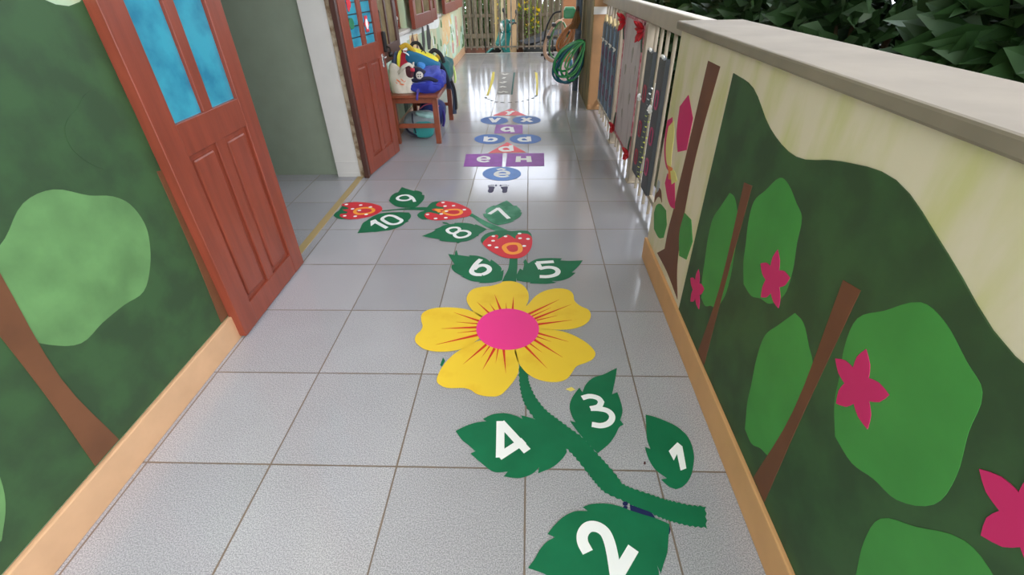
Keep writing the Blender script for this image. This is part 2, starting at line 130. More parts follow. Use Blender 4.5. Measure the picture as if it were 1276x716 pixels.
# ------------------------------------------------------------ shape helpers
def B(): return bmesh.new()
def box(bm, x0, x1, y0, y1, z0, z1, mi=0, M=None, bev=0):
    vs = [bm.verts.new(p) for p in ((x0,y0,z0),(x1,y0,z0),(x1,y1,z0),(x0,y1,z0),(x0,y0,z1),(x1,y0,z1),(x1,y1,z1),(x0,y1,z1))]
    fs = [bm.faces.new([vs[i] for i in f]) for f in ((0,3,2,1),(4,5,6,7),(0,1,5,4),(1,2,6,5),(2,3,7,6),(3,0,4,7))]
    for f in fs: f.material_index = mi
    if bev:
        es = list({e for f in fs for e in f.edges})
        r = bmesh.ops.bevel(bm, geom=es, offset=bev, segments=2, affect='EDGES', profile=.5)
        for f in r['faces']: f.material_index = mi
        vs = list({v for f in bm.faces for v in f.verts}) if M is not None else vs
    if M is not None:
        for v in vs: v.co = M @ v.co
    return bm
def tube(bm, pts, r=.01, n=8, closed=False, mi=0, flat=None, up=(0, 0, 1), cap=True):
    pts = [Vector(p) for p in pts]; k = len(pts)
    rings = []; prev = None
    for i, p in enumerate(pts):
        if closed: t = pts[(i+1) % k] - pts[i-1]
        else: t = pts[min(i+1, k-1)] - pts[max(i-1, 0)]
        t.normalize()
        if prev is None:
            u = Vector(up); u = u - t * u.dot(t)
            if u.length < 1e-3: u = Vector((1, 0, 0)) - t * t.x
        else: u = prev - t * prev.dot(t)
        u.normalize(); prev = u; w = t.cross(u)
        rr = r[i] if isinstance(r, (list, tuple)) else r
        ring = []
        for j in range(n):
            a = 2 * math.pi * j / n
            if flat: ca, sa = math.cos(a), math.sin(a); q = p + u * flat[0] * .5 * math.copysign(abs(ca) ** .5, ca) + w * flat[1] * .5 * math.copysign(abs(sa) ** .5, sa)
            else: q = p + (u * math.cos(a) + w * math.sin(a)) * rr
            ring.append(bm.verts.new(q))
        rings.append(ring)
    for i in range(k if closed else k - 1):
        a, b2 = rings[i], rings[(i+1) % k]
        for j in range(n):
            f = bm.faces.new((a[j], a[(j+1) % n], b2[(j+1) % n], b2[j])); f.material_index = mi
    if cap and not closed:
        for ring in (rings[0], rings[-1]):
            f = bm.faces.new(ring); f.material_index = mi
    return bm
def smooth_path(pts, seg=8, closed=False):
    pts = [Vector(p) for p in pts]; k = len(pts); out = []
    for i in range(k if closed else k - 1):
        g = (lambda j: pts[j % k]) if closed else (lambda j: pts[max(0, min(k-1, j))])
        p0, p1, p2, p3 = g(i-1), g(i), g(i+1), g(i+2)
        for s in range(seg):
            t = s / seg
            out.append(.5 * ((2*p1) + (p2-p0)*t + (2*p0-5*p1+4*p2-p3)*t*t + (3*p1-p0-3*p2+p3)*t**3))
    if not closed: out.append(pts[-1])
    return out
def lump(bm, c, s, n=4, amp=.02, fs=6, seed=0, M=None, sub=4, mi=0, squash=None):
    """a soft rounded block (bag body) with folds"""
    r = bmesh.ops.create_icosphere(bm, subdivisions=sub, radius=1)
    off = Vector((seed * 3.7, seed * 1.3, seed * 2.1))
    for v in r['verts']:
        d = v.co.normalized()
        k = (abs(d.x)**n + abs(d.y)**n + abs(d.z)**n) ** (-1 / n)
        q = Vector((d.x*k*s[0], d.y*k*s[1], d.z*k*s[2]))
        w = noise.noise(q * fs + off) + .5 * noise.noise(q * fs * 2.3 + off)
        q += d * amp * w
        if squash: q.x *= 1 + squash * q.z / s[2]; q.y *= 1 + squash * q.z / s[2]
        if M is not None: q = M @ q
        v.co = q + Vector(c)
    for f in {f for v in r['verts'] for f in v.link_faces}: f.material_index = mi; f.smooth = True
    return bm
def lathe(bm, prof, c=(0, 0, 0), n=24, M=None, mi=0):
    rings = []
    for rr, z in prof:
        ring = []
        for j in range(n):
            a = 2*math.pi*j/n; q = Vector((rr*math.cos(a), rr*math.sin(a), z))
            if M is not None: q = M @ q
            ring.append(bm.verts.new(q + Vector(c)))
        rings.append(ring)
    for a, b2 in zip(rings, rings[1:]):
        for j in range(n):
            f = bm.faces.new((a[j], a[(j+1) % n], b2[(j+1) % n], b2[j])); f.material_index = mi; f.smooth = True
    for ring in (rings[0], rings[-1]):
        f = bm.faces.new(ring); f.material_index = mi
    return bm
def prism(bm, pts, axis, a, b2, mi=0, M=None):
    """polygon in the plane across `axis`, extruded from a to b2"""
    def P3(p, h): return Vector({'x': (h, p[0], p[1]), 'y': (p[0], h, p[1]), 'z': (p[0], p[1], h)}[axis])
    lo = [bm.verts.new(P3(p, a) if M is None else M @ P3(p, a)) for p in pts]
    hi = [bm.verts.new(P3(p, b2) if M is None else M @ P3(p, b2)) for p in pts]
    k = len(pts)
    fs = [bm.faces.new(lo[::-1]), bm.faces.new(hi)]
    for i in range(k): fs.append(bm.faces.new((lo[i], lo[(i+1) % k], hi[(i+1) % k], hi[i])))
    for f in fs: f.material_index = mi
    return bm
def hermite(pts, seg=5, sharp=52, closed=True):
    """smooth a traced outline, keeping its sharp tips"""
    P = [Vector(p).to_2d() for p in pts]; k = len(P); out = []
    sh = []
    for i in range(k):
        if not closed and i in (0, k-1): sh.append(True); continue
        a = P[i] - P[i-1]; b2 = P[(i+1) % k] - P[i]
        sh.append(a.length < 1e-6 or b2.length < 1e-6 or math.degrees(a.angle(b2)) > sharp)
    for i in range(k if closed else k-1):
        j = (i+1) % k; ch = P[j] - P[i]; L = ch.length
        def tan(q):
            if sh[q]: return ch.copy()
            t = P[(q+1) % k] - P[q-1]; t.normalize(); return t * L
        m0, m1 = tan(i), tan(j)
        for s in range(seg):
            t = s/seg
            out.append((2*t**3-3*t**2+1)*P[i] + (t**3-2*t**2+t)*m0 + (-2*t**3+3*t**2)*P[j] + (t**3-t**2)*m1)
    if not closed: out.append(P[-1])
    return out
def D_(key): return [(a/1e4, b2/1e4) for a, b2 in D[key]]
def DS(l): return [(a/1e4, b2/1e4) for a, b2 in l]
TH = .0007
def layer(k): return .0003 + .0008 * k
def poly(bm, pts, k, mi=0, sm=True, sharp=52):
    q = hermite(pts, sharp=sharp) if sm else [Vector(p) for p in pts]
    return prism(bm, [(p[0], p[1]) for p in q], 'z', layer(k), layer(k) + TH, mi)
def stroke(bm, pts, w, k, mi=0, sharp=60):
    closed = (Vector(pts[0]) - Vector(pts[-1])).length < 1e-6
    p = hermite(pts[:-1] if closed else pts, 6, sharp, closed)
    n = len(p); Lp = []; Rp = []
    for i in range(n):
        if closed: t = p[(i+1) % n] - p[i-1]
        else: t = p[min(i+1, n-1)] - p[max(i-1, 0)]
        t.normalize(); nn = Vector((-t.y, t.x)) * w/2
        Lp.append(p[i] + nn); Rp.append(p[i] - nn)
    z0, z1 = layer(k), layer(k) + TH
    V = [[bm.verts.new((q[i].x, q[i].y, z)) for q, z in ((Lp, z0), (Rp, z0), (Rp, z1), (Lp, z1))] for i in range(n)]
    for i in range(n if closed else n-1):
        a, b2 = V[i], V[(i+1) % n]
        for j in range(4):
            bm.faces.new((a[j], a[(j+1) % 4], b2[(j+1) % 4], b2[j])).material_index = mi
    if not closed:
        bm.faces.new(V[0]).material_index = mi; bm.faces.new(V[-1]).material_index = mi
    return bm
# ------------------------------------------------------------ colours
GREEN = mat('green_vinyl', '#136c46', .5, var=.10, scale=9, spec=.3)
GREEN7 = mat('faded_green_vinyl', '#1f7650', .5, col2='#4a9470', scale=9, lo=.42, hi=.62, spec=.3)
WHITE = mat('white_vinyl', '#f4f4f2', .5, spec=.3)
YELLOW = mat('yellow_vinyl', '#f2cb38', .5, col2='#e8b92c', scale=7, lo=.55, hi=.75, spec=.3)
PINK = mat('pink_vinyl', '#f73d92', .5, spec=.3)
REDLINE = mat('red_line_vinyl', '#d8351f', .5, spec=.3)
RED = mat('red_vinyl', '#d8333e', .5, var=.06, spec=.3)
ORANGE = mat('orange_vinyl', '#fba23c', .5, spec=.3)
BLUE = mat('blue_vinyl', '#3c6cb8', .5, var=.08, spec=.3)
LBLUE = mat('light_blue_vinyl', '#6b95d8', .5, var=.06, spec=.3)
PURPLE = mat('purple_vinyl', '#9a52ae', .5, var=.10, scale=14, spec=.3)
SALMON = mat('salmon_vinyl', '#ee5f68', .5, var=.08, spec=.3)
NAVY = mat('navy_vinyl', '#1c2350', .5, spec=.3)
FOOT = mat('dark_violet_vinyl', '#3a3558', .5, spec=.3)
PALEY = mat('pale_yellow_vinyl', '#e8d469', .5, spec=.3)
WOOD = mat('red_brown_wood', '#843d2a', .38, var=.16, scale=5, stretch=(6, 6, .7), bump=.05, bscale=20)
WOODDK = mat('dark_brown_wood', '#4a2a20', .45, var=.2, scale=6, stretch=(6, 6, .7))
BENCHW = mat('bench_wood', '#86452c', .35, var=.18, scale=6, stretch=(2, 2, 2))
TAN = mat('tan_paint', '#c59a6c', .6, var=.08, scale=6, bump=.08, bscale=30)
COLUMN = mat('orange_tan_paint', '#b98c60', .65, col2='#9a7652', scale=3, lo=.5, hi=.75, bump=.15, bscale=25)
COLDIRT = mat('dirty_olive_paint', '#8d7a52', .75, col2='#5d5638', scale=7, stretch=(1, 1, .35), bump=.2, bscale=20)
CREAM = mat('cream_paint', '#dcd2b4', .6, var=.07, scale=4)
PLASTER = mat('white_plaster', '#dedbd3', .6, var=.05, scale=3)
STEEL = mat('grey_painted_steel', '#928878', .45, col2='#776c5e', scale=20, metal=.1)
RAILM = mat('beige_rail_paint', '#b3a692', .5, var=.08, scale=10)
SLATE = mat('slate_blue_board', '#475a70', .5, col2='#3a4c62', scale=10, stretch=(1, 3, .3))
CHAR = mat('charcoal_board', '#3d4143', .5, var=.12, scale=12)
BLACK = mat('black_plastic', '#141416', .4)
DKGREEN = mat('leaf_dark', '#2b4a22', .55, var=.35, scale=3)
# ------------------------------------------------------------ setting
FLOOR = floor_mat()
bm = B()
box(bm, -1.24, .88, -2.2, 9.66, -.5, 0); box(bm, -4.2, -1.24, -2.2, 3.38, -.5, 0)
tag(obj('floor', bm, FLOOR), kind='structure')
bm = B(); box(bm, -1.24, .9, 9.66, 9.70, -.5, .004)
tag(obj('trim_1', bm, mat('cement_edge', '#cfccc4', .7, var=.05)), kind='structure')
bm = B(); box(bm, -14, 16, -6, 24, -.8, -.55)
tag(obj('ground', bm, mat('earth_ground', '#6b6350', .9, col2='#59603c', scale=2, bump=.3, bscale=6)), kind='structure')
bm = B(); box(bm, -1.30, -1.255, 2.12, 3.36, .0005, .003)
tag(obj('trim_2', bm, mat('threshold_strip', '#b29a6a', .6)), kind='structure')
# left wall with its painted mural (materials by polygon)
MURAL = mat('faded_mural_paint', '#d2cda6', .6, col2='#b4caa8', scale=2.2, stretch=(1, 1.6, .45), lo=.42, hi=.6)
MW = [MURAL, mat('mural_white', '#eef0ea', .6, var=.04), mat('mural_green', '#5f8a52', .6, var=.2, scale=9), mat('mural_orange', '#e9bd80', .6, col2='#e6d3a0', scale=14, lo=.45, hi=.6),
      mat('mural_pink', '#c98a80', .6, col2='#d8b8a4', scale=12, lo=.45, hi=.65), mat('mural_black', '#22201f', .6), mat('mural_mint', '#bfdcc6', .6, col2='#dfe8cf', scale=10, lo=.45, hi=.6),
      mat('mural_brown', '#6b4328', .6, var=.15), mat('mural_dark_green', '#34552f', .6, col2='#2c4628', scale=8), mat('mural_yellow', '#dcd26a', .6), mat('mural_magenta', '#c81f63', .6)]
bm = B()
XW0, XW1 = -1.45, -1.24
box(bm, XW0, XW1, -2.2, 2.1, 0, 2.9)
box(bm, XW0, XW1, 2.1, 3.35, 2.15, 2.9)
def wseg(y0, y1, z0, z1): box(bm, XW0, XW1, y0, y1, z0, z1)
wseg(3.35, 9.82, 0, .8); wseg(3.35, 9.82, 1.9, 2.9)
wseg(3.35, 4.70, .8, 1.9); wseg(5.28, 6.42, .8, 1.9); wseg(7.26, 9.82, .8, 1.9)
PT = [0]
def paint(pts, mi, t=.002, x=XW1):
    PT[0] += 1; t = t*.4 + .00012*PT[0]
    prism(bm, [(p.x, p.y) for p in hermite(pts, 4)], 'x', x - .001, x + t, mi)
paint([(5.0,.72),(5.6,.71),(6.4,.70),(7.1,.66),(7.25,.72),(7.25,.795),(6.4,.785),(5.3,.78),(4.8,.795)], 1)
paint([(4.72,.5),(5.05,.48),(5.2,.6),(5.2,.77),(4.74,.79)], 1, .003)
paint([(5.28,.45),(5.6,.42),(5.8,.5),(5.75,.72),(5.35,.74)], 3, .003)
paint([(7.35,.42),(7.7,.38),(8.1,.42),(8.35,.55),(8.25,.76),(7.5,.77)], 3, .003)
paint([(8.0,.35),(8.3,.12),(8.6,.14),(8.7,.4),(8.6,.72),(8.35,.7)], 6, .003)
paint([(7.1,.12),(7.5,.13),(7.8,.3),(7.5,.42),(7.2,.35)], 6, .003)
paint([(8.75,.2),(8.95,.22),(9.02,.42),(8.95,.66),(8.8,.68),(8.78,.45)], 4, .003)
paint([(8.2,.2),(8.35,.18),(8.45,.3),(8.35,.4),(8.22,.35)], 4, .004)
paint([(9.15,.13),(9.6,.13),(9.8,.3),(9.78,.6),(9.5,.42),(9.3,.36)], 6, .004)
paint([(9.35,.13),(9.7,.13),(9.78,.3),(9.6,.34)], 2, .006)
paint([(5.95,.5),(6.03,.5),(6.12,.62),(6.1,.75),(6.03,.77),(5.97,.66)], 5, .006)
paint([(6.24,.5),(6.4,.48),(6.5,.6),(6.44,.74),(6.33,.76),(6.25,.64)], 5, .006)
paint([(5.55,.55),(5.62,.52),(5.74,.64),(5.7,.7),(5.66,.64)], 7, .006)
paint([(5.4,.7),(5.43,.62),(5.55,.66),(5.5,.75)], 7, .006)
for y0 in (4.75, 4.95, 5.2, 5.45, 5.75):
    paint([(y0,.12),(y0+.16,.13),(y0+.22,.28),(y0+.1,.46),(y0+.0,.32)], 8, .006)
for k in range(26):
    y0 = 6.4 + random.random()*3.2; z0 = .15 + random.random()*.5
    paint([(y0,z0),(y0+.07,z0-.01),(y0+.08,z0+.05),(y0+.02,z0+.09)], random.choice((2, 9, 6, 1)), .007)
# invented mural nearer the camera, past the doorway: a hedge painted dark to dim the wall, with trunks and leaf clumps
def hedge(y0, y1, z0, zt, amp, n=26, ph=0):
    up = [(y0 + (y1-y0)*i/n, zt + amp*math.sin(i*1.35+ph) + amp*.6*math.sin(i*.53+ph*2)) for i in range(n+1)]
    return [(y0, z0)] + up + [(y1, z0)]
paint(hedge(-2.15, 2.06, .12, 1.34, .09), 8)
for (y0, z0, w_, h_, mi) in ((1.72,.42,.42,.5,2),(1.05,.62,.5,.42,2),(.42,.4,.4,.5,2),(-.3,.6,.5,.5,2),(1.35,.9,.3,.22,8),(.7,.9,.3,.24,8)):
    paint([(y0 + w_*.5*math.cos(t), z0 + h_*.5*math.sin(t)*(.9+.1*math.sin(5*t))) for t in [2*math.pi*i/18 for i in range(18)]], mi, .003)
for y0 in (1.45, .8, .1, -.6):
    paint([(y0-.04,.125),(y0+.05,.125),(y0+.03,.4),(y0+.07,.72),(y0-.01,.74),(y0-.02,.4)], 7, .006)
tag(obj('wall_left', bm, MW), kind='structure')
bm = B(); box(bm, -1.24, -1.222, 3.37, 9.7, 0, .115, bev=.004); box(bm, -1.24, -1.222, -2.2, 2.1, 0, .115, bev=.004)
tag(obj('baseboard_left', bm, mat('terracotta_skirting', '#d0a67e', .5, var=.08)), kind='structure')
# classroom behind the doorway
INT = mat('classroom_wall_paint', '#8f9a86', .7, var=.05)
bm = B(); box(bm, -4.4, -4.2, -2.2, 3.58, -.05, 2.9); box(bm, -4.4, XW0, 3.38, 3.58, 0, 2.9); box(bm, -4.4, XW0, -2.4, -2.2, -.05, 2.9)
tag(obj('wall_back', bm, INT), kind='structure')
# doorway jamb: white tile lining and a strip of worn plaster
bm = B(); box(bm, -1.452, -1.275, 3.335, 3.352, 0, 2.15); box(bm, -1.452, -1.278, 3.33, 3.336, .11, .118); box(bm, -1.452, -1.275, 3.331, 3.336, 0, .03)
tag(obj('trim_3', bm, mat('white_jamb_tile', '#d9d6cf', .35, var=.03)), kind='structure')
bm = B(); box(bm, -1.276, -1.238, 3.325, 3.353, 0, 2.15)
tag(obj('trim_4', bm, mat('worn_plaster', '#b5a58c', .8, col2='#7d654a', scale=16, lo=.45, hi=.6, bump=.3)), kind='structure')
bm = B(); box(bm, -4.4, 1.65, -1.1, 10.1, 2.9, 3.05); box(bm, -4.4, XW1, -2.4, -1.1, 2.9, 3.05); box(bm, -3.4, 3.4, 9.95, 12.8, 2.02, 2.08)  # overhang widened and unseen low roof beyond the gate added to block sky light
tag(obj('ceiling_and_added_roof', bm, mat('ceiling_paint', '#d8d6cf', .8)), kind='structure')
# right parapet with mural
PM = mat('parapet_cream_paint', '#d9cdb4', .6, col2='#c9c48e', scale=5, stretch=(1, 2, .6), lo=.45, hi=.68)
RM = [PM, mat('mural_leaf_green', '#3f8a3c', .6, var=.1), mat('mural_trunk', '#6a3f28', .6, var=.12), MW[10], mat('mural_pale_yellow', '#d9cf7c', .6), mat('mural_orange_dot', '#dd7a3c', .6), MW[8], mat('mural_grey', '#9aa0a4', .6)]
bm = B()
box(bm, .61, .83, -2.2, 2.13, 0, 1.06)
RT = [0]
def rp(pts, mi, t=.002, s=4):
    RT[0] += 1; t = .001 + .00015*RT[0]
    prism(bm, [(p.x, p.y) for p in hermite([(a/1e3, b2/1e3) for a, b2 in pts], s)], 'x', .611, .61 - t, mi)
rp([(2015,359),(1916,372),(1868,324),(1879,254),(1948,217),(2047,213),(2092,277),(2073,324)], 1, .004)
rp([(1817,429),(1837,320),(1835,222),(1931,145),(1750,155),(1560,140),(1640,250),(1680,420),(1690,700),(1640,1000),(1760,1000),(1790,700),(1812,520)], 2, .003)
rp([(2059,738),(2122,708),(2122,645),(2089,576),(2029,534),(1969,530),(1983,589),(2012,670)], 3, .004)
rp([(2030,730),(2090,690),(2085,620),(2040,560),(1975,535),(1960,560),(1975,600),(1990,680)], 4, .0035)
rp([(1988,516),(1998,467),(1927,428),(1862,416),(1800,432),(1870,523)], 3, .004)
rp([(2020,545),(1985,535),(1960,500),(1900,520),(1935,560)], 5, .005)
rp([(1900,640),(1960,700),(1980,800),(1900,860),(1800,800),(1800,680)], 3, .005)
rp([(1900,560),(1950,540),(1900,500),(1840,540)], 4, .006)
rp([(2070,415),(2115,359),(2108,325),(2082,361),(2032,383),(1995,375),(2037,413)], 2, .004)
rp([(2110,440),(2118,400),(2095,380),(2070,405),(2080,440)], 7, .002)
rp([(1680,470),(1600,480),(1540,420),(1560,330),(1640,300),(1690,380)], 1, .004)
rp([(a*1e3, b2*1e3) for a, b2 in hedge(-2.15, 1.52, .12, .93, .05, 24, 1)], 6)  # invented hedge, painted dark to dim the near parapet
for (y0, z0, w_, h_, mi) in ((1.3,.5,.22,.4,1),(1.05,.68,.26,.32,1),(.82,.40,.22,.42,1),(.55,.66,.28,.34,1),(.3,.4,.3,.4,1)):
    rp([(1e3*(y0 + w_*.5*math.cos(t)*(1+.1*math.sin(4*t))), 1e3*(z0 + h_*.5*math.sin(t)*(1+.08*math.cos(5*t)))) for t in [2*math.pi*i/16 for i in range(16)]], mi)
for y0 in (1.22, .72, .2):
    rp([(1e3*y0-30,125),(1e3*y0+40,125),(1e3*y0+15,420),(1e3*y0+45,760),(1e3*y0-5,770),(1e3*y0-15,420)], 2, .005)
for (y0, z0) in ((1.4,.3),(.98,.62),(.62,.62),(.32,.7)):
    rp([(1e3*(y0 + (.055+.02*math.cos(5*t))*math.cos(t)), 1e3*(z0 + (.055+.02*math.cos(5*t))*math.sin(t))) for t in [2*math.pi*i/20 for i in range(20)]], 3, .006, 2)
tag(obj('wall_right', bm, RM), kind='structure')
bm = B(); box(bm, .596, .612, -2.2, 2.14, 0, .118, bev=.004)
tag(obj('baseboard_right', bm, mat('orange_skirting', '#cf9c68', .55, var=.06)), kind='structure')
bm = B(); box(bm, .59, .85, -2.2, 2.15, 1.06, 1.09, bev=.006)
tag(obj('trim_5', bm, mat('weathered_coping', '#857a6a', .7, var=.12, scale=6)), kind='structure')
# ------------------------------------------------------------ windows and shutters of the left wall
GLASS = mat('window_glass', '#8a7a58', .12, var=.35, scale=5, spec=.7)
PALE = mat('frosted_window_lining', '#dcd6d0', .5, var=.06)
def window(n, y0, y1):
    w = tag(empty('window_%d' % n, (XW1, y0, .8)), kind='structure')
    bm = B()
    for a in ((0, .04, 0, 1.1), (y1-y0-.04, y1-y0, 0, 1.1), (0, y1-y0, 1.06, 1.1), (0, y1-y0, 0, .03)): box(bm, -.13, -.06, a[0], a[1], a[2], a[3])
    obj('window_frame', bm, WOOD, w)
    bm = B(); box(bm, -.105, -.095, .04, y1-y0-.04, .03, 1.06); obj('pane', bm, PALE, w)
    bm = B(); box(bm, -.21, .03, -.03, y1-y0+.03, -.02, .012, bev=.005); obj('window_sill', bm, mat('sill_paint', '#d5cec4', .5), w)
    return w
w1 = window(1, 4.70, 5.28); w2 = window(2, 6.42, 7.26)
def shutter(par, ya, yb, xa, xb, z0=.0, h=1.08, panes=2, m=WOOD):
    """a casement leaf folded back on the wall: local frame along the leaf"""
    L_ = math.hypot(yb-ya, xb-xa); ang = math.atan2(xb-xa, yb-ya)
    bm = B(); t = .04
    box(bm, 0, t, 0, .09, 0, h, bev=.003); box(bm, 0, t, L_-.09, L_, 0, h, bev=.003)
    box(bm, .001, t-.001, .08, L_-.08, 0, .12, bev=.003); box(bm, .001, t-.001, .08, L_-.08, h-.1, h, bev=.003)
    step = (L_-.18)/panes
    for i in range(1, panes): box(bm, .005, t-.005, .09+i*step-.02, .09+i*step+.02, .11, h-.09)
    s = obj('shutter', bm, m, par)
    bm = B(); box(bm, .014, .024, .08, L_-.08, .11, h-.09); g = obj('pane', bm, GLASS, s)
    s.location = (xa - XW1, ya - par.location.y, z0); s.rotation_euler = (0, 0, -ang)
    bm = B(); tube(bm, [(t+.004, .05, .25), (t+.02, .05, .27), (t+.02, .05, .37), (t+.004, .05, .39)], .006, 6); obj('handle', bm, STEEL, s)
    return s
shutter(w1, 4.03, 4.68, -1.215, -1.215, z0=-.14, h=1.22, m=WOODDK)
shutter(w1, 5.29, 6.12, -1.19, -1.15)
shutter(w2, 6.16, 6.50, -1.19, -1.17, panes=1)
shutter(w2, 7.28, 8.30, -1.19, -1.15)
shutter(w2, 8.33, 8.95, -1.19, -1.16, panes=2)
# light green jar on the first sill
j = tag(empty('jar', (-1.285, 4.92, .812)), 'pale green jar with a white lid on the window sill', 'jar')
bm = B(); lathe(bm, [(.035,0),(.045,.01),(.052,.09),(.05,.1)]); obj('body', bm, mat('jar_green', '#9fb8a8', .3), j)
bm = B(); lathe(bm, [(.056,.1),(.058,.112),(.05,.13),(.02,.14)]); obj('lid', bm, mat('lid_white', '#e9e6e0', .4), j)
# ------------------------------------------------------------ open door leaf
def door_leaf(w, h, glass=True, root=None, mt=WOOD):
    t = .042
    bm = B()
    sl, sr, mid = .10, .10, .055
    pw = (w - sl - sr - mid)/2
    box(bm, 0, sl, 0, t, 0, h, bev=.003); box(bm, w-sr, w, 0, t, 0, h, bev=.003)
    box(bm, sl-.005, w-sr+.005, .002, t-.002, 0, .105, bev=.002); box(bm, sl-.005, w-sr+.005, .002, t-.002, .735, .845, bev=.002); box(bm, sl-.005, w-sr+.005, .002, t-.002, h-.11, h, bev=.002)
    box(bm, sl+pw, sl+pw+mid, .004, t-.004, .1, h-.1, bev=.002)
    leaf = obj('door_leaf', bm, mt, root)
    for i in (0, 1):
        x0 = sl + i*(pw+mid)
        bm = B(); box(bm, x0, x0+pw, .014, t-.014, .1, .74)
        box(bm, x0+.022, x0+pw-.022, .006, t-.006, .125, .715, bev=.008)
        obj('panel', bm, mt, leaf)
        if not glass:
            bm = B(); box(bm, x0, x0+pw, .014, t-.014, .84, h-.105); obj('panel', bm, mt, leaf); continue
        bm = B(); box(bm, x0-.002, x0+pw+.002, .017, t-.017, .84, h-.105)
        g = obj('glass_pane', bm, TEALG, leaf)
        bm = B(); z = .9
        while z < h-.12:
            box(bm, x0, x0+pw, .014, .0175, z-.003, z+.003); z += .068
        obj('lead_line', bm, BLACK, g)
    return leaf
TEALG = mat('teal_glass_film', '#3f9fb4', .18, col2='#2f7f9a', scale=9, lo=.4, hi=.65, spec=.7)
dr = tag(empty('door_1', (-1.199, 3.345, .012), math.atan2(.562, .088)), kind='structure')
lf = door_leaf(.567, 2.1, root=dr)
# local -y faces the corridor: put the stickers and the lock there
def flower_sticker(x, z, r, m, pts=6, sq=1.6):
    bm = B()
    prism(bm, [(x + r*.62*(1+.22*math.cos(pts*t))*math.cos(t), z + r*sq*.62*(1+.22*math.cos(pts*t))*math.sin(t)) for t in [2*math.pi*i/36 for i in range(36)]], 'y', .0125, .0145, 0)
    return bm
obj('window_sticker', flower_sticker(.375, .965, .05, RED), RED, lf)
bm = B(); prism(bm, [(.375 + .019*math.cos(t), .965 + .032*math.sin(t)) for t in [2*math.pi*i/20 for i in range(20)]], 'y', .0108, .0126); obj('window_sticker', bm, WHITE, lf)
obj('window_sticker', flower_sticker(.155, .985, .045, GREEN, 2, 1.5), mat('sticker_green', '#17764e', .4), lf)
obj('window_sticker', flower_sticker(.16, 1.10, .045, RED, 3, 1.5), RED, lf)
obj('window_sticker', flower_sticker(.375, 1.16, .05, RED), RED, lf)
bm = B(); box(bm, .503, .527, -.004, .002, .665, .755, bev=.002); tube(bm, [(.515,-.004,.735),(.515,-.03,.735),(.50,-.034,.735),(.47,-.034,.733)], .006, 8); obj('handle', bm, mat('brushed_steel', '#cfcdc8', .25, metal=.8), lf)
bm = B(); box(bm, .555, .592, -.022, .03, .76, .90, bev=.006); tube(bm, [(.57,-.02,.80),(.57,-.045,.79),(.57,-.045,.76)], .007, 8); lathe(bm, [(.0,-.0),(.016,0),(.018,.03),(.0,.032)], (.57,-.045,.73), 12); obj('lock', bm, mat('black_iron', '#1d1a19', .5, metal=.3), lf)
# frame post beside the hinge
bm = B(); box(bm, -1.236, -1.206, 3.338, 3.372, 0, 2.16, bev=.003); box(bm, -1.238, -1.204, 3.300, 3.336, 0, 2.16, bev=.003)
tag(obj('trim_6', bm, WOODDK), kind='structure')
bm = B(); box(bm, -1.27, -1.235, 2.07, 2.115, 0, 2.16, bev=.003); box(bm, -1.27, -1.235, 2.07, 3.37, 2.11, 2.17, bev=.003)
tag(obj('trim_7', bm, WOODDK), kind='structure')
# the near pair of the doorway, folded back on the camera side
d3 = tag(empty('door_2', (-1.185, 2.09, .012), R(-90)), kind='structure')
l3 = door_leaf(.60, 2.1, root=d3)
d3.location = (-1.235, 2.06, .012)
# ------------------------------------------------------------ floor stickers
def sticker(name, label, cat, group, pts, k, m, sharp=52, sm=True):
    bm = B(); poly(bm, pts, k, 0, sm, sharp)
    return tag(obj(name, bm, m), label, cat, group)
def digit(par, name, strokes, w, k, m=WHITE):
    bm = B()
    for i, s in enumerate(strokes): stroke(bm, DS(s), w, k + .12*i)
    return obj(name, bm, m, par)
GL = 'numbered leaf stickers on the floor'
def leaf(num, key, dk, w, label, m=GREEN, k=3):
    o = sticker('leaf_sticker', label, 'floor sticker', GL, D_(key), k, m, 40)
    if dk: digit(o, 'number', D[dk], w, k+1)
    return o
leaf('2', 'leaf2', 'n2', .030, 'large dark green leaf sticker with a white number 2 at the front of the floor', k=3)
leaf('3', 'leaf3', 'n3', .021, 'upright green leaf sticker with a white number 3 right of the flower stem')
leaf('4', 'leaf4', 'n4', .027, 'wide green leaf sticker with a white number 4 left of the flower stem', k=4)
leaf('5', 'leaf5', 'n5', .026, 'green leaf sticker with a white number 5 right of the strawberry stalk')
leaf('6', 'leaf6', 'n6', .026, 'green leaf sticker with a white number 6 left of the strawberry stalk')
leaf('7', 'leaf7', 'n7', .026, 'faded lighter green leaf sticker with a white number 7', GREEN7)
leaf('8', 'leaf8', 'n8', .020, 'pointed green leaf sticker with a white number 8 below the middle strawberry')
leaf('9', 'leaf9', 'n9', .021, 'rounded green leaf sticker with a white number 9 above the straight stalk')
l10 = leaf('10', 'leaf10', 'n0_10', .023, 'long green leaf sticker with a white number 10 below the straight stalk')
bm = B(); poly(bm, D_('n1_10'), 4, sm=False); obj('number', bm, WHITE, l10)
l1 = leaf('1', 'leaf1', None, 0, 'green leaf sticker with a white number 1 close to the painted parapet')
bm = B(); poly(bm, D_('n1'), 4, sm=False); obj('number', bm, WHITE, l1)
GS = 'green stalk stickers'
def zig(pts, amp=.0022, step=.011):
    q = hermite(pts, 6, 70); out = []; acc = 0; s = 1
    P = [Vector(p) for p in q]; k = len(P)
    for i in range(k):
        a, b2 = P[i], P[(i+1) % k]; Ln = (b2-a).length
        if Ln < 1e-6: continue
        n = max(1, int(round(Ln/step))); t = (b2-a)/Ln; nn = Vector((-t.y, t.x))
        for j_ in range(n):
            out.append(a + (b2-a)*j_/n + nn*amp*s); s = -s
    return out
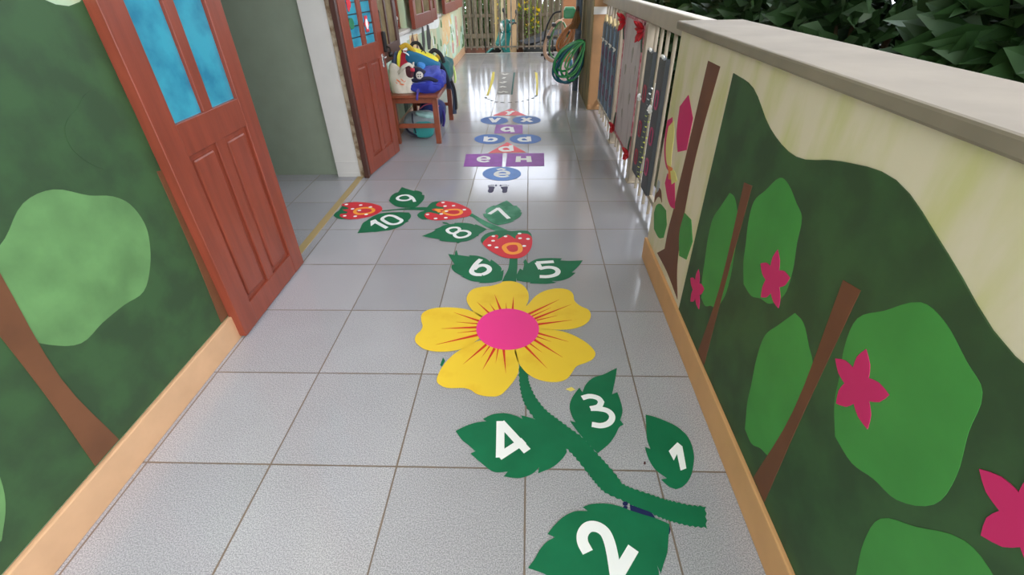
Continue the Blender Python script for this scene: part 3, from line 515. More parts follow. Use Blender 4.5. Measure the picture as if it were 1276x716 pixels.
bm = B(); prism(bm, [(p.x, p.y) for p in zig(D_('stemmain'))], 'z', layer(2), layer(2)+TH)
tag(obj('stalk_sticker', bm, GREEN), 'thick green stalk sticker curving down from the yellow flower', 'floor sticker', GS)
sticker('stalk_sticker', 'short green stalk sticker between the flower and the front strawberry', 'floor sticker', GS, D_('stemC'), 1, GREEN)
sticker('stalk_sticker', 'slanting green stalk sticker joining the front and middle strawberries', 'floor sticker', GS, D_('stemmid'), 1, GREEN7)
sticker('stalk_sticker', 'thin straight green stalk sticker joining the left and middle strawberries', 'floor sticker', GS, D_('stemtop'), 1, GREEN)
def berry(body, cal, zs, seeds, w, sr, label):
    bm = B(); poly(bm, D_(body), 3, 0)
    for (x, y) in D_(seeds): poly(bm, [(x + sr*math.cos(t), y + sr*.9*math.sin(t)) for t in [2*math.pi*i/10 for i in range(10)]], 4.6, 1, False)
    o = tag(obj('strawberry_sticker', bm, [RED, WHITE]), label, 'floor sticker', 'red strawberry stickers on the floor')
    bm = B(); poly(bm, D_(cal), 2); obj('calyx', bm, GREEN, o)
    digit(o, 'number', zs, w, 4, ORANGE)
    return o
berry('berryC', 'calyxC', D['z_C'], 'seedC', .026, .011, 'red strawberry sticker pointing to the flower, with an upright orange 0')
berry('berryM', 'calyxM', D['z_M'] + D['one_M'], 'seedM', .022, .012, 'red strawberry sticker between leaves 8 and 9, its calyx to the left')
berry('berryL', 'calyxL', D['z_L'], 'seedL', .022, .012, 'red strawberry sticker beside the open doorway, leftmost on the floor')
fl = tag(empty('flower_sticker', (0, 0, 0)), 'big yellow five-petal flower sticker with a pink centre', 'floor sticker')
for p, ss in zip(D['petals'], D['streaks']):
    bm = B(); poly(bm, DS(p), 5, 0, True, 75)
    for s in ss: poly(bm, DS(s), 6, 1, False)
    obj('petal', bm, [YELLOW, REDLINE], fl)
bm = B(); poly(bm, D_('disc'), 7); obj('flower_centre', bm, PINK, fl)
bm = B()
for s in D['navy']: poly(bm, DS(s), 2.9 if s is D['navy'][-1] else 2.6)
tag(obj('insect_sticker', bm, NAVY), 'navy blue insect-shaped sticker half covered by the leaf with 2', 'floor sticker')
bm = B(); poly(bm, DS(D['scrap'][0]), 1, sm=False)
tag(obj('leaf_sticker', bm, GREEN), 'tip of a green leaf sticker peeping out under the left petals', 'floor sticker')
sticker('paper_scrap', 'small pale yellow scrap on the grey tile above leaf 3', 'scrap', None, D_('yellowbit'), 0, PALEY)
sticker('crumb', 'tiny dark red crumb on the tile between leaves 3 and 1', 'crumb', None, D_('redbit'), 0, mat('crumb_red', '#4a1c20', .7))
# footprints
for key, tk, lab in (('footL', 'toeL', 'dark violet left footprint sticker before the hopscotch'), ('footR', 'toeR', 'dark violet right footprint sticker before the hopscotch')):
    bm = B(); poly(bm, D_(key), 1, 0, True, 80)
    for i, (x, y) in enumerate(D_(tk)):
        rr = .0085 if (i == 4) == (key == 'footL') and i in (0, 4) else .0045
        poly(bm, [(x + rr*math.cos(t), y + rr*1.7*math.sin(t)) for t in [2*math.pi*q/10 for q in range(10)]], 1, 0, False)
    tag(obj('footprint_sticker', bm, FOOT), lab, 'floor sticker', 'footprint stickers')
GH = 'hopscotch letter stickers'
def hop(name, label, key, dk, m, w=.032, sm=False):
    o = sticker(name, label, 'floor sticker', GH, D_(key), 1, m, sm=sm)
    digit(o, 'letter', D[dk], w, 2)
hop('oval_sticker', 'light blue oval sticker with a white letter e wearing a circumflex', 'oe', 'ee', LBLUE, .030)
hop('square_sticker', 'purple rectangle sticker with a white letter e on the left of the hopscotch', 'sqe', 'e', PURPLE, .030)
hop('square_sticker', 'purple rectangle sticker with a white letter H', 'sqH', 'H', PURPLE, .040)
hop('triangle_sticker', 'red triangle sticker with a white letter d in the middle of the hopscotch', 'trid', 'd2', SALMON, .036)
hop('oval_sticker', 'blue oval sticker with a white letter b', 'ob', 'b', BLUE, .038)
hop('oval_sticker', 'blue oval sticker with a white letter d', 'od', 'd', BLUE, .038)
hop('square_sticker', 'purple square sticker with a white letter q', 'sqq', 'q', PURPLE, .040)
hop('oval_sticker', 'blue oval sticker with a white letter v', 'ov', 'v', BLUE, .042)
hop('oval_sticker', 'blue oval sticker with a white letter x', 'ox', 'x', BLUE, .042)
hop('triangle_sticker', 'red triangle sticker with a white letter y at the far end of the hopscotch', 'triY', 'Y', SALMON, .042)
# far game mat sticker
fm = sticker('game_sticker', 'faded grey game sticker with white letters on the far floor', 'floor sticker', None, D_('far_panel'), 0, mat('matte_grey_vinyl', '#9d9a96', .75, spec=.2), sm=False)
for s in D['far_w']:
    bm = B(); stroke(bm, DS(s), .04, 1); obj('letter', bm, mat('matte_white_vinyl', '#e9e7e0', .7), fm)
bm = B(); poly(bm, D_('far_g'), 0, sm=False)
tag(obj('strip_sticker', bm, mat('dark_teal_vinyl', '#2d5f5a', .7, spec=.2)), 'thin dark green strip sticker along the grey game sticker', 'floor sticker')
PY2 = mat('matte_yellow_vinyl', '#e6d468', .75, spec=.2)
sticker('strip_sticker', 'pale yellow strip sticker left of the grey game sticker', 'floor sticker', None, D_('far_yL'), 0, PY2, sm=False)
sticker('strip_sticker', 'pale yellow strip sticker right of the grey game sticker', 'floor sticker', None, D_('far_yR'), 0, PY2, sm=False)
bm = B()
for s in D['far_dash']: stroke(bm, DS(s), .03, 0)
tag(obj('dashed_line_sticker', bm, mat('dash_black', '#2c2b2c', .7)), 'dashed black curved line sticker around the far game', 'floor sticker')
# ------------------------------------------------------------ bench with bags
bn = tag(empty('bench', (-1.0, 4.54, 0)), 'low red-brown wooden bench against the mural wall', 'bench')
def bb(name, x0, x1, y0, y1, z0, z1, bev=.004):
    bm = B(); box(bm, x0+1.0, x1+1.0, y0-4.54, y1-4.54, z0, z1, bev=bev); return obj(name, bm, BENCHW, bn)
bb('seat', -1.215, -.775, 4.10, 4.98, .392, .417, .006)
for (x, y) in ((-1.2, 4.13), (-.835, 4.13), (-1.2, 4.925), (-.835, 4.925)): bb('leg', x, x+.045, y-.0, y+.045, 0, .394)
bb('apron', -1.158, -.832, 4.137, 4.162, .345, .394); bb('apron', -1.158, -.832, 4.94, 4.962, .345, .394)
bb('apron', -.828, -.803, 4.172, 4.928, .345, .394); bb('apron', -1.19, -1.168, 4.172, 4.928, .345, .394)
bb('stretcher', -1.158, -.832, 4.14, 4.165, .135, .172); bb('stretcher', -1.158, -.832, 4.94, 4.96, .14, .172)
def cl(name, h, **k): return mat(name, h, .75, var=.10, scale=10, bump=.12, bscale=60, sheen=.1, **k)
RB = cl('royal_blue_fabric', '#202c96'); PER = cl('periwinkle_fabric', '#4450a8'); TEAL = cl('teal_blue_fabric', '#1d6a90'); YEL = cl('yellow_fabric', '#e8dc34')
NV = cl('navy_fabric', '#171a33'); MAR = cl('maroon_fabric', '#4a1822'); CAN = cl('canvas_fabric', '#c9c0b0'); CRI = cl('crimson_fabric', '#b01638'); SLT = cl('slate_fabric', '#38445a')
DGR = cl('dark_teal_fabric', '#1c5d5c'); LIM = cl('lime_fabric', '#d8ea8a'); GLD = cl('mustard_fabric', '#c9a42c'); GRY = cl('grey_fabric', '#7b8588'); TQ = cl('turquoise_fabric', '#2f938f'); PUR = cl('purple_fabric', '#3c2a80'); SKY = cl('sky_blue_fabric', '#3f86c8'); MINT = cl('mint_fabric', '#b9d0bd')
BLK = cl('black_webbing', '#17171c')
def rotM(rx=0, ry=0, rz=0): return Euler((R(rx), R(ry), R(rz))).to_matrix()
def bag(name, label, cat='bag', group='school bags piled on the bench', loc=(0, 0, 0)):
    return tag(empty(name, loc), label, cat, group)
def part(par, name, m, fn):
    bm = B(); fn(bm)
    o = obj(name, bm, m, par, True)
    o.location = -par.location
    return o
ZT = .419
# canvas tote with an orange print: parametric sack, open and crumpled at the top
tote = bag('tote_bag', 'crumpled off-white cloth bag with an orange print, at the door end of the bench', loc=(-1.085, 4.25, ZT))
def sack(th, h):
    e = 2.6; c, s = math.cos(th), math.sin(th)
    k = (abs(c)**e + abs(s)**e) ** (-1/e)
    rx = .108 + .010*math.sin(h*3.0) - .030*max(0, h-.55); ry = .085 - .038*h
    top = .17 + .05*max(0, math.cos(th+2.1))**2 + .045*max(0, math.cos(th-.25))**3 + .012*math.sin(5*th)
    p = Vector((c*k*rx, s*k*ry, h*top))
    nz = noise.noise(Vector((c*2.2, s*2.2, h*2.4))) + .6*noise.noise(Vector((c*5+3, s*5, h*4)))
    return p + Vector((c, s, .25)) * nz * (.006 + .012*h)
bm = B(); nA, nH = 56, 22
rg = [[bm.verts.new(sack(2*math.pi*i/nA, q/nH)) for i in range(nA)] for q in range(nH+1)]
inn = [[bm.verts.new(sack(2*math.pi*i/nA, q/nH)*1.0 + Vector((-math.cos(2*math.pi*i/nA)*.008, -math.sin(2*math.pi*i/nA)*.008, 0))) for i in range(nA)] for q in range(nH, 9, -1)]
rg += inn
for a, b2 in zip(rg, rg[1:]):
    for i in range(nA): bm.faces.new((a[i], a[(i+1) % nA], b2[(i+1) % nA], b2[i]))
bm.faces.new(rg[0]); bm.faces.new(rg[-1])
obj('sack', bm, CAN, tote, True)
bm = B()
for (a0, h0, a1, h1, w_) in ((-1.9,.50,-1.62,.44,.035),(-1.6,.58,-1.42,.50,.03),(-1.72,.38,-1.40,.36,.03),(-1.40,.46,-1.28,.52,.02),(-1.95,.40,-1.85,.36,.02)):
    n_ = 10; V = []
    for i in range(n_+1):
        t = i/n_; a = a0+(a1-a0)*t; h = h0+(h1-h0)*t; row = []
        for d in (-1, 1):
            p = sack(a, h + d*w_*.9); q = Vector((math.cos(a), math.sin(a)*1.2, .0)).normalized()
            row.append(bm.verts.new(p + q*.004))
        V.append(row)
    for a, b2 in zip(V, V[1:]): bm.faces.new((a[0], a[1], b2[1], b2[0]))
obj('print', bm, mat('orange_print', '#d9774c', .7), tote)
bm = B(); tube(bm, smooth_path([(-.02,-.05,.155),(.03,-.075,.205),(.08,-.06,.225),(.10,-.03,.19),(.075,-.02,.15)], 8), .01, 8, flat=(.028,.012)); obj('handle', bm, CAN, tote, True)
# red pack with navy and yellow side
rp_ = bag('backpack', 'crimson backpack with yellow and navy side bands behind the cloth bag', loc=(-1.11, 4.50, ZT))
part(rp_, 'body', CRI, lambda b: lump(b, (-1.085, 4.50, .567), (.075, .10, .145), 3.6, .016, 9, 1))
part(rp_, 'side_band', YEL, lambda b: lump(b, (-1.150, 4.47, .600), (.016, .098, .118), 3, .008, 9, 2, M=rotM(0, 10, 0)))
part(rp_, 'side_panel', SLT, lambda b: lump(b, (-1.185, 4.47, .585), (.026, .098, .125), 3, .008, 9, 3, M=rotM(0, 8, 0)))
part(rp_, 'zip', WHITE, lambda b: tube(b, smooth_path([(-1.03,4.41,.65),(-1.05,4.395,.69),(-1.09,4.395,.71)], 6), .006, 6))
part(rp_, 'carry_loop', BLK, lambda b: tube(b, smooth_path([(-1.12,4.48,.70),(-1.11,4.47,.742),(-1.06,4.47,.75),(-1.03,4.48,.71)], 6), .008, 6))
mb = bag('drawstring_bag', 'pale mint pouch squeezed between the door edge and the wall', loc=(-1.215, 4.33, ZT))
part(mb, 'body', MINT, lambda b: lump(b, (-1.212, 4.33, .590), (.022, .07, .170), 2.6, .010, 9, 4, squash=-.35))
part(mb, 'drawstring', WHITE, lambda b: tube(b, smooth_path([(-1.225,4.28,.70),(-1.21,4.27,.74),(-1.2,4.29,.755),(-1.195,4.33,.73)], 6), .005, 6))
# royal blue backpack lying on the bench
rb = bag('backpack', 'royal blue backpack lying on the bench seat at the front', loc=(-.91, 4.37, ZT))
part(rb, 'body', RB, lambda b: lump(b, (-.900, 4.37, .485), (.152, .165, .066), 4, .024, 10, 5, M=rotM(0, -3, 0)))
part(rb, 'pocket', RB, lambda b: lump(b, (-.90, 4.215, .460), (.145, .05, .040), 3.2, .022, 13, 6))
part(rb, 'top_flap', PER, lambda b: lump(b, (-.865, 4.34, .552), (.085, .11, .036), 3.4, .024, 13, 7, M=rotM(12, -10, 0)))
part(rb, 'strap', NV, lambda b: tube(b, smooth_path([(-1.0,4.20,.515),(-.93,4.19,.525),(-.85,4.20,.53),(-.79,4.23,.50),(-.765,4.27,.455)], 8), .01, 8, flat=(.03,.010)))
part(rb, 'strap', PUR, lambda b: tube(b, smooth_path([(-.95,4.19,.44),(-.945,4.11,.434),(-.945,4.088,.415),(-.95,4.084,.385)], 8), .01, 8, flat=(.035,.016)))
part(rb, 'zip', PER, lambda b: tube(b, smooth_path([(-1.02,4.20,.492),(-.95,4.185,.497),(-.86,4.185,.50),(-.79,4.21,.488)], 8), .005, 6))
# navy pouch with round badge
nb = bag('satchel', 'navy satchel with a round grey button badge, leaning beside the cloth bag', loc=(-.985, 4.24, .50))
part(nb, 'body', NV, lambda b: lump(b, (-.985, 4.255, .530), (.100, .05, .088), 3.4, .020, 11, 8, M=rotM(0, 12, 0)))
part(nb, 'pocket', MAR, lambda b: lump(b, (-1.02, 4.215, .580), (.042, .022, .045), 2.8, .008, 10, 9, M=rotM(0, 12, 0)))
part(nb, 'label_tag', mat('pink_tag', '#c8344a', .6), lambda b: box(b, -.995, -.962, 4.180, 4.188, .588, .615, M=None))
bdg = part(nb, 'badge', mat('badge_grey', '#c9c2b6', .5), lambda b: lathe(b, [(.030, 0), (.031, .006), (.026, .012), (.0005, .013)], (-.928, 4.200, .555), 24, M=rotM(78, 0, 8)))
bm = B()
for dx, dz in ((-.009, .009), (.009, .009), (-.009, -.009), (.009, -.009)):
    lathe(bm, [(.0055, 0), (.0055, .003)], (-.928 + dx, 4.1865, .557 + dz), 10, M=rotM(80, 0, 8))
o = obj('badge_hole', bm, BLACK, bdg)
# teal and yellow barrel bag on top
tb = bag('barrel_bag', 'teal barrel bag with a bright yellow top lying across the pile', loc=(-.94, 4.50, .60))
Mb = rotM(0, 22, 0)
part(tb, 'body', TEAL, lambda b: lump(b, (-.940, 4.46, .628), (.150, .072, .055), 4, .012, 10, 10, M=Mb))
part(tb, 'top_panel', YEL, lambda b: lump(b, (-.940, 4.49, .672), (.140, .070, .028), 2.8, .006, 8, 11, M=Mb))
part(tb, 'side_pocket', SKY, lambda b: lump(b, (-.945, 4.36, .592), (.040, .03, .040), 3, .008, 10, 12, M=rotM(0, 18, 0)))
part(tb, 'strap', BLK, lambda b: tube(b, smooth_path([(-1.06,4.52,.71),(-1.03,4.54,.757),(-.98,4.55,.755),(-.95,4.53,.705)], 8), .01, 8, flat=(.03,.012)))
part(tb, 'strap', BLK, lambda b: tube(b, smooth_path([(-.89,4.54,.675),(-.85,4.56,.70),(-.80,4.57,.665),(-.77,4.54,.60)], 8), .01, 8, flat=(.035,.014)))
part(tb, 'strap', GLD, lambda b: tube(b, smooth_path([(-1.12,4.44,.735),(-1.07,4.44,.757),(-1.03,4.43,.735),(-1.0,4.43,.70)], 8), .01, 8, flat=(.04,.02)))
part(tb, 'print', BLACK, lambda b: tube(b, smooth_path([(-.945,4.452,.700),(-.93,4.45,.712),(-.912,4.45,.703),(-.905,4.45,.69)], 5), .004, 6))
part(tb, 'zip', WHITE, lambda b: tube(b, [(-1.07,4.42,.708),(-.99,4.405,.672),(-.88,4.405,.628),(-.81,4.42,.595)], .005, 6))
# dark teal bag hanging over the far end
dg = bag('backpack', 'dark teal backpack with lime edging hanging over the far end of the bench', loc=(-.80, 4.76, .42))
part(dg, 'body', DGR, lambda b: lump(b, (-.800, 4.74, .490), (.064, .16, .115), 3.4, .022, 11, 13, M=rotM(0, 16, 0)))
part(dg, 'edging', LIM, lambda b: tube(b, smooth_path([(-.80,4.90,.60),(-.765,4.89,.57),(-.738,4.885,.50),(-.728,4.88,.42),(-.735,4.87,.37)], 8), .011, 8))
part(dg, 'top_flap', GLD, lambda b: lump(b, (-.835, 4.78, .600), (.055, .07, .030), 2.6, .010, 10, 14, M=rotM(0, 30, 0)))
part(dg, 'strap', NV, lambda b: tube(b, smooth_path([(-.85,4.60,.585),(-.80,4.585,.56),(-.765,4.585,.47),(-.755,4.60,.39),(-.77,4.66,.36)], 8), .01, 8, flat=(.045,.016)))
part(dg, 'strap', SLT, lambda b: tube(b, smooth_path([(-.78,4.84,.42),(-.760,4.86,.34),(-.752,4.88,.24),(-.762,4.90,.14),(-.768,4.90,.07)], 8), .01, 8, flat=(.05,.012)))
part(dg, 'strap', BLK, lambda b: tube(b, smooth_path([(-.76,4.80,.40),(-.738,4.82,.32),(-.735,4.84,.20),(-.745,4.87,.12)], 8), .01, 8, flat=(.03,.01)))
# bags under the bench
gb = bag('backpack', 'grey and turquoise backpack lying on the floor under the bench', group='school bags under the bench', loc=(-1.02, 4.40, 0))
part(gb, 'body', GRY, lambda b: lump(b, (-1.03, 4.44, .105), (.150, .15, .10), 3, .012, 8, 15, M=rotM(0, -4, 0)))
part(gb, 'pocket', TQ, lambda b: lump(b, (-.975, 4.30, .080), (.095, .05, .070), 3, .008, 9, 16))
part(gb, 'top_panel', mat('pale_teal_fabric', '#8fb5ae', .7, var=.1), lambda b: lump(b, (-.965, 4.40, .185), (.085, .09, .026), 2.6, .010, 12, 17, M=rotM(-8, 14, 0)))
part(gb, 'strap', NV, lambda b: tube(b, smooth_path([(-1.14,4.30,.11),(-1.11,4.275,.07),(-1.06,4.265,.045),(-1.03,4.265,.035)], 8), .01, 8, flat=(.026,.010)))
part(gb, 'strap', NV, lambda b: tube(b, smooth_path([(-1.07,4.34,.205),(-1.06,4.28,.17),(-1.05,4.26,.12),(-1.04,4.26,.06)], 8), .01, 8, flat=(.03,.012)))
kb = bag('backpack', 'navy backpack with a crimson top tucked under the bench behind the grey one', group='school bags under the bench', loc=(-.98, 4.72, 0))
part(kb, 'body', cl('indigo_fabric', '#1f2a66'), lambda b: lump(b, (-.965, 4.74, .135), (.125, .12, .128), 3, .012, 8, 18, M=rotM(0, 14, 0)))
part(kb, 'top_flap', CRI, lambda b: lump(b, (-1.0, 4.70, .255), (.085, .08, .034), 2.6, .010, 10, 19, M=rotM(0, 10, 0)))
part(kb, 'piping', mat('pink_piping', '#c85a78', .6), lambda b: tube(b, smooth_path([(-1.06,4.61,.19),(-1.0,4.605,.225),(-.93,4.61,.235),(-.87,4.62,.21)], 8), .006, 6))
part(kb, 'strap', PUR, lambda b: tube(b, smooth_path([(-.87,4.68,.18),(-.84,4.66,.14),(-.835,4.64,.08),(-.85,4.62,.02)], 8), .01, 8, flat=(.03,.012)))
# ------------------------------------------------------------ pillar and railing
pl_ = tag(empty('pillar', (.72, 5.7, 0)), 'orange-tan square pillar at the far end of the railing', 'pillar')
bm = B(); box(bm, -.088, .10, -.40, .66, 0, 2.9, bev=.008); obj('shaft', bm, COLUMN, pl_)
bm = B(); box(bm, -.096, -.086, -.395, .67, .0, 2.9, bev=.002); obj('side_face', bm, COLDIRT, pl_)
bm = B(); box(bm, -.092, .104, -.41, .664, .0, .05, bev=.008); obj('foot', bm, COLUMN, pl_)
bm = B(); box(bm, -.092, .104, -.408, -.392, .90, .965, bev=.002); obj('band', bm, mat('white_band_paint', '#f1ede6', .5), pl_)
rl = tag(empty('railing', (.74, 3.7, 0)), 'beige painted metal railing between the pillar and the painted parapet', 'railing')
bm = B(); box(bm, -.03, .035, -1.57, 1.62, .995, 1.085, bev=.008); obj('top_rail', bm, RAILM, rl)
bm = B(); box(bm, -.012, .012, -1.57, 1.6, .10, .125, bev=.002); obj('bottom_rail', bm, RAILM, rl)
for y in (-.49, .43):
    bm = B(); box(bm, -.035, .035, y-.035, y+.035, .0, .998, bev=.003); box(bm, -.045, .045, y-.045, y+.045, 0, .012, bev=.003); obj('post', bm, RAILM, rl)
for y in (-1.03, -.88, -.745, -.615, -1.3, -1.46, -.30, -.15, .02, .18, .30, .62, .78, .94, 1.10, 1.26, 1.42):
    bm = B(); tube(bm, [(0, y, 0), (0, y, 1.0)], .0105, 10); obj('bar', bm, RAILM, rl)
SLATEL = mat('slate_light_edge', '#7089a0', .5, var=.08); WT = mat('white_tie', '#f0efe9', .5)
def ring_digit(bm, y, z, ry, rz, x0, x1, w=.012, n=24):
    for i in range(n):
        a, b2 = 2*math.pi*i/n, 2*math.pi*(i+1)/n
        def P_(t, s): return (y + (ry+s)*math.copysign(abs(math.cos(t))**.6, math.cos(t)), z + (rz+s)*math.copysign(abs(math.sin(t))**.6, math.sin(t)))
        prism(bm, [P_(a, -w/2), P_(a, w/2), P_(b2, w/2), P_(b2, -w/2)], 'x', x0, x1)
PKD = mat('pink_digit', '#b8406c', .5); PKF = mat('faded_pink_digit', '#6e3f60', .5); RDD = mat('red_digit', '#a8283f', .5)
CREAMTIP = mat('cream_tip', '#e6cf9a', .5)
pb_labels = ['slate blue pencil-shaped board tied to the railing, right against the pillar', 'slate blue pencil-shaped board, second one away from the pillar', 'slate blue pencil-shaped board, third one away from the pillar', 'slate blue pencil-shaped board, last one before the poster']
for i in range(4):
    y0 = 5.08 - i*.232; wdt = .178
    p = tag(empty('pencil_board', (.715, y0, .17)), pb_labels[i], 'board', 'pencil boards on the railing')
    bm = B(); zt = .70
    prism(bm, [(0, 0), (-wdt, 0), (-wdt, zt), (-wdt*.83, zt-.02), (-wdt*.5, zt), (-wdt*.17, zt-.02), (0, zt)], 'x', -.010, .010)
    box(bm, -.0135, -.009, -.05, -.002, 0, zt-.03, 1); box(bm, -.0120, -.009, -wdt+.002, -wdt+.03, 0, zt-.03, 2)
    obj('barrel', bm, [SLATE, SLATEL, CHAR], p)
    bm = B(); prism(bm, [(-.004, zt), (-wdt*.17, zt-.02), (-wdt*.5, zt), (-wdt*.83, zt-.02), (-wdt+.004, zt), (-wdt*.58, zt+.05), (-wdt*.42, zt+.05)], 'x', -.009, .009); obj('tip', bm, CREAMTIP, p)
    bm = B(); tube(bm, smooth_path([(-.014,-wdt*.3,.55),(-.03,-wdt*.5,.56),(-.014,-wdt*.7,.55),(-.02,-wdt*.5,.53)], 5, True), .005, 6, True); obj('tie', bm, WT, p)
    for z in (.14, .30, .46):
        bm = B(); ring_digit(bm, -wdt*.5, z, .03, .045, -.0145, -.009); obj('number', bm, PKF, p)
# poster board
ps = tag(empty('poster', (.718, 3.62, .15)), 'faded white poster board with red bows at its corners on the railing', 'poster')
bm = B(); box(bm, -.008, .008, -.34, .34, 0, .84, bev=.002); obj('board', bm, mat('faded_poster', '#cfc4c2', .6, col2='#b4a8a6', scale=9, stretch=(1, 2, .5), lo=.5, hi=.72), ps)
bm = B()
for a in ((-.345, .345, -.006, .012), (-.345, .345, .828, .846), (-.345, -.322, 0, .84), (.322, .345, 0, .84)): box(bm, -.012, .0, a[0], a[1], a[2], a[3])
obj('border', bm, mat('pink_border', '#b8505e', .6, col2='#cf98a0', scale=30), ps)
for (y, z, w_, h_) in ((-.05,.62,.05,.10),(.1,.2,.04,.07),(-.12,.35,.05,.08),(.15,.5,.05,.07),(-.2,.55,.03,.06)):
    bm = B(); prism(bm, [(y + w_*.5*math.cos(t)*(1+.3*math.sin(3*t)), z + h_*.5*math.sin(t)) for t in [2*math.pi*i/14 for i in range(14)]], 'x', -.0095, -.007)
    obj('faded_drawing', bm, mat('faded_drawing', '#a59d92', .7), ps)
RIB = mat('red_ribbon', '#b3141f', .55, var=.15)
RIBG = mat('dark_green_ribbon', '#2f4a34', .6)
for (y, z) in ((.34, .80), (-.335, .80), (.34, .03), (-.33, .03)):
    bm = B()
    for k in range(7):
        a = 2*math.pi*k/7 + .3; L_ = .085 if z > .5 else .06
        d_ = Vector((-.55 - .25*(k % 2), math.cos(a), math.sin(a)*.95 - .25)).normalized()
        tube(bm, [Vector((-.014, y, z)) + d_*L_*t for t in (0, .3, .6, .85, 1)], [.006, .013, .014, .008, .001], 7)
    lump(bm, (-.03, y, z), (.014, .016, .016), 2, .002, 9, k, sub=2)
    b_ = obj('bow', bm, RIB, ps, True)
    bm = B(); tube(bm, smooth_path([(-.016,y,z),(-.022,y-.02,z-.06 if z > .5 else z+.06),(-.014,y-.015,z-.12 if z > .5 else z+.12)], 5), .01, 8, flat=(.008,.03), up=(1,0,0)); obj('ribbon_tail', bm, RIBG, b_)
# charcoal number boards
for (ya, yb, zs, zt, lab, mt) in ((2.955, 3.115, (.63, .42, .24), .87, 'charcoal board with red ring figures next to the white post', RDD), (2.655, 2.80, (.66, .46, .28), .875, 'charcoal board with pink ring figures next to the painted parapet', PKD)):
    b_ = tag(empty('number_board', (.716, (ya+yb)/2, .125)), lab, 'board', 'charcoal number boards on the railing')
    h = (yb-ya)/2
    bm = B(); prism(bm, [(-h, 0), (h, 0), (h, zt-.135), (h*.4, zt-.125), (-h*.3, zt-.14), (-h, zt-.125)], 'x', -.011, .011); obj('board', bm, CHAR, b_)
    for z in zs:
        bm = B(); ring_digit(bm, 0, z-.125, .03, .045, -.0145, -.010); obj('number', bm, mt, b_)
    bm = B(); tube(bm, smooth_path([(-.014,h*.9,.46),(-.03,h+.01,.47),(-.014,h+.03,.48),(-.024,h+.01,.45)], 5, True), .006, 6, True); obj('tie', bm, WT, b_)
    bm = B(); tube(bm, smooth_path([(-.012,-h*.2,zt-.128),(-.012,0,zt-.12),(-.012,h*.5,zt-.124)], 5), .008, 6); obj('tie', bm, WT, b_)
# garland twisting down the bar between the two boards
gd = tag(empty('garland', (.735, 2.88, .12)), 'yellow-green leafy garland wound on the bar between the charcoal boards', 'garland')
bm = B(); bm2 = B()
for k in range(60):
    z = .02 + k*.0095; a = k*1.9
    c = Vector((-.02 + .012*math.cos(a), .012*math.sin(a), z)); t = Vector((math.cos(a)*.014-.006, math.sin(a)*.016, .010))
    tgt = bm if k < 44 else bm2
    n_ = t.cross(Vector((0, 0, 1))).normalized()*.007
    vs = [tgt.verts.new(p) for p in (c, c+t*.5+n_, c+t, c+t*.5-n_)]; tgt.faces.new(vs)
obj('leaves', bm, mat('garland_leaf', '#b8b83c', .6, col2='#8a9a3c', scale=50), gd); obj('white_leaves', bm2, WT, gd)
bm = B(); tube(bm, [(-.012, 0, .0), (-.012, 0, .6)], .0025, 6); obj('cord', bm, WT, gd)
# ------------------------------------------------------------ hoses and things by the pillar
def loops(par, name, m, hook, dirs, r, seed, dy):
    """turns of hose hanging from one hook: (angle, half length, half width) per turn"""
    rnd = random.Random(seed); pts = []
    for i, (ang, a, b_) in enumerate(dirs):
        d = Vector((math.sin(R(ang)), -math.cos(R(ang)))); e = Vector((d.y, -d.x)) * (1 if i % 2 else 1)
        for k in range(26):
            t = 2*math.pi*k/26
            q = d*a*(1-math.cos(t)) + e*b_*math.sin(t)*(1 - .35*math.cos(t))
            y = hook[1] + dy*(i + k/26) - dy*len(dirs)*.5 + .012*math.sin(t+i)
            pts.append(Vector((hook[0] + q.x + rnd.uniform(-.002, .002), y, hook[2] + q.y)) - par.location)
    bm = B(); tube(bm, smooth_path(pts, 2), r, 8); return obj(name, bm, m, par, True)
HG = mat('green_hose_plastic', '#2a9a52', .25, var=.12); HT = mat('teal_hose_plastic', '#155f70', .25, var=.12); HL = mat('light_green_hose_plastic', '#56b068', .25)
gh = tag(empty('garden_hose', (.60, 5.92, .59)), 'coiled green and teal garden hose hanging low on the side of the pillar', 'hose', 'hose coils by the pillar')
loops(gh, 'tubing', HT, (.600, 5.95, .595), ((-30, .235, .125), (-34, .245, .130), (-26, .240, .120), (-38, .225, .115)), .0135, 3, .030)
loops(gh, 'tubing', HG, (.605, 5.89, .600), ((-40, .220, .120), (-30, .205, .095), (-18, .215, .075), (-45, .200, .105)), .012, 5, .024)
loops(gh, 'tubing', HL, (.610, 5.84, .600), ((-24, .190, .060), (-35, .165, .050)), .0095, 8, .020)
bm = B(); tube(bm, smooth_path([(.05,-.02,-.02),(.03,-.02,.02),(.005,-.03,.03),(-.005,-.03,-.01)], 6), .008, 8); obj('hook', bm, STEEL, gh)
oh = tag(empty('garden_hose', (.51, 6.2, .75)), 'orange hose looped in a narrow coil above the green one', 'hose', 'hose coils by the pillar')
HO = mat('orange_hose_plastic', '#b8743a', .3, var=.1)
loops(oh, 'tubing', HO, (.512, 6.2, .755), ((-27, .170, .070), (-32, .160, .058), (-20, .165, .045), (-30, .145, .030)), .0115, 12, .018)
bm = B(); tube(bm, smooth_path([(0,0,0),(.03,.03,.04),(.055,.08,.06)], 5), .010, 8); obj('hanger', bm, HO, oh)
bh = tag(empty('garden_hose', (.42, 7.4, .69)), 'pale pink hose in a wide loop with black tape, nearest the gate', 'hose', 'hose coils by the pillar')
HB = mat('beige_hose_plastic', '#c8a48c', .35, var=.08); HGD = mat('dull_green_hose_plastic', '#4f7a4c', .4)
loops(bh, 'tubing', HB, (.425, 7.42, .69), ((-6, .255, .160), (-12, .262, .140)), .015, 21, .03)
loops(bh, 'tubing', HGD, (.440, 7.38, .68), ((-6, .235, .125),), .012, 22, .02)
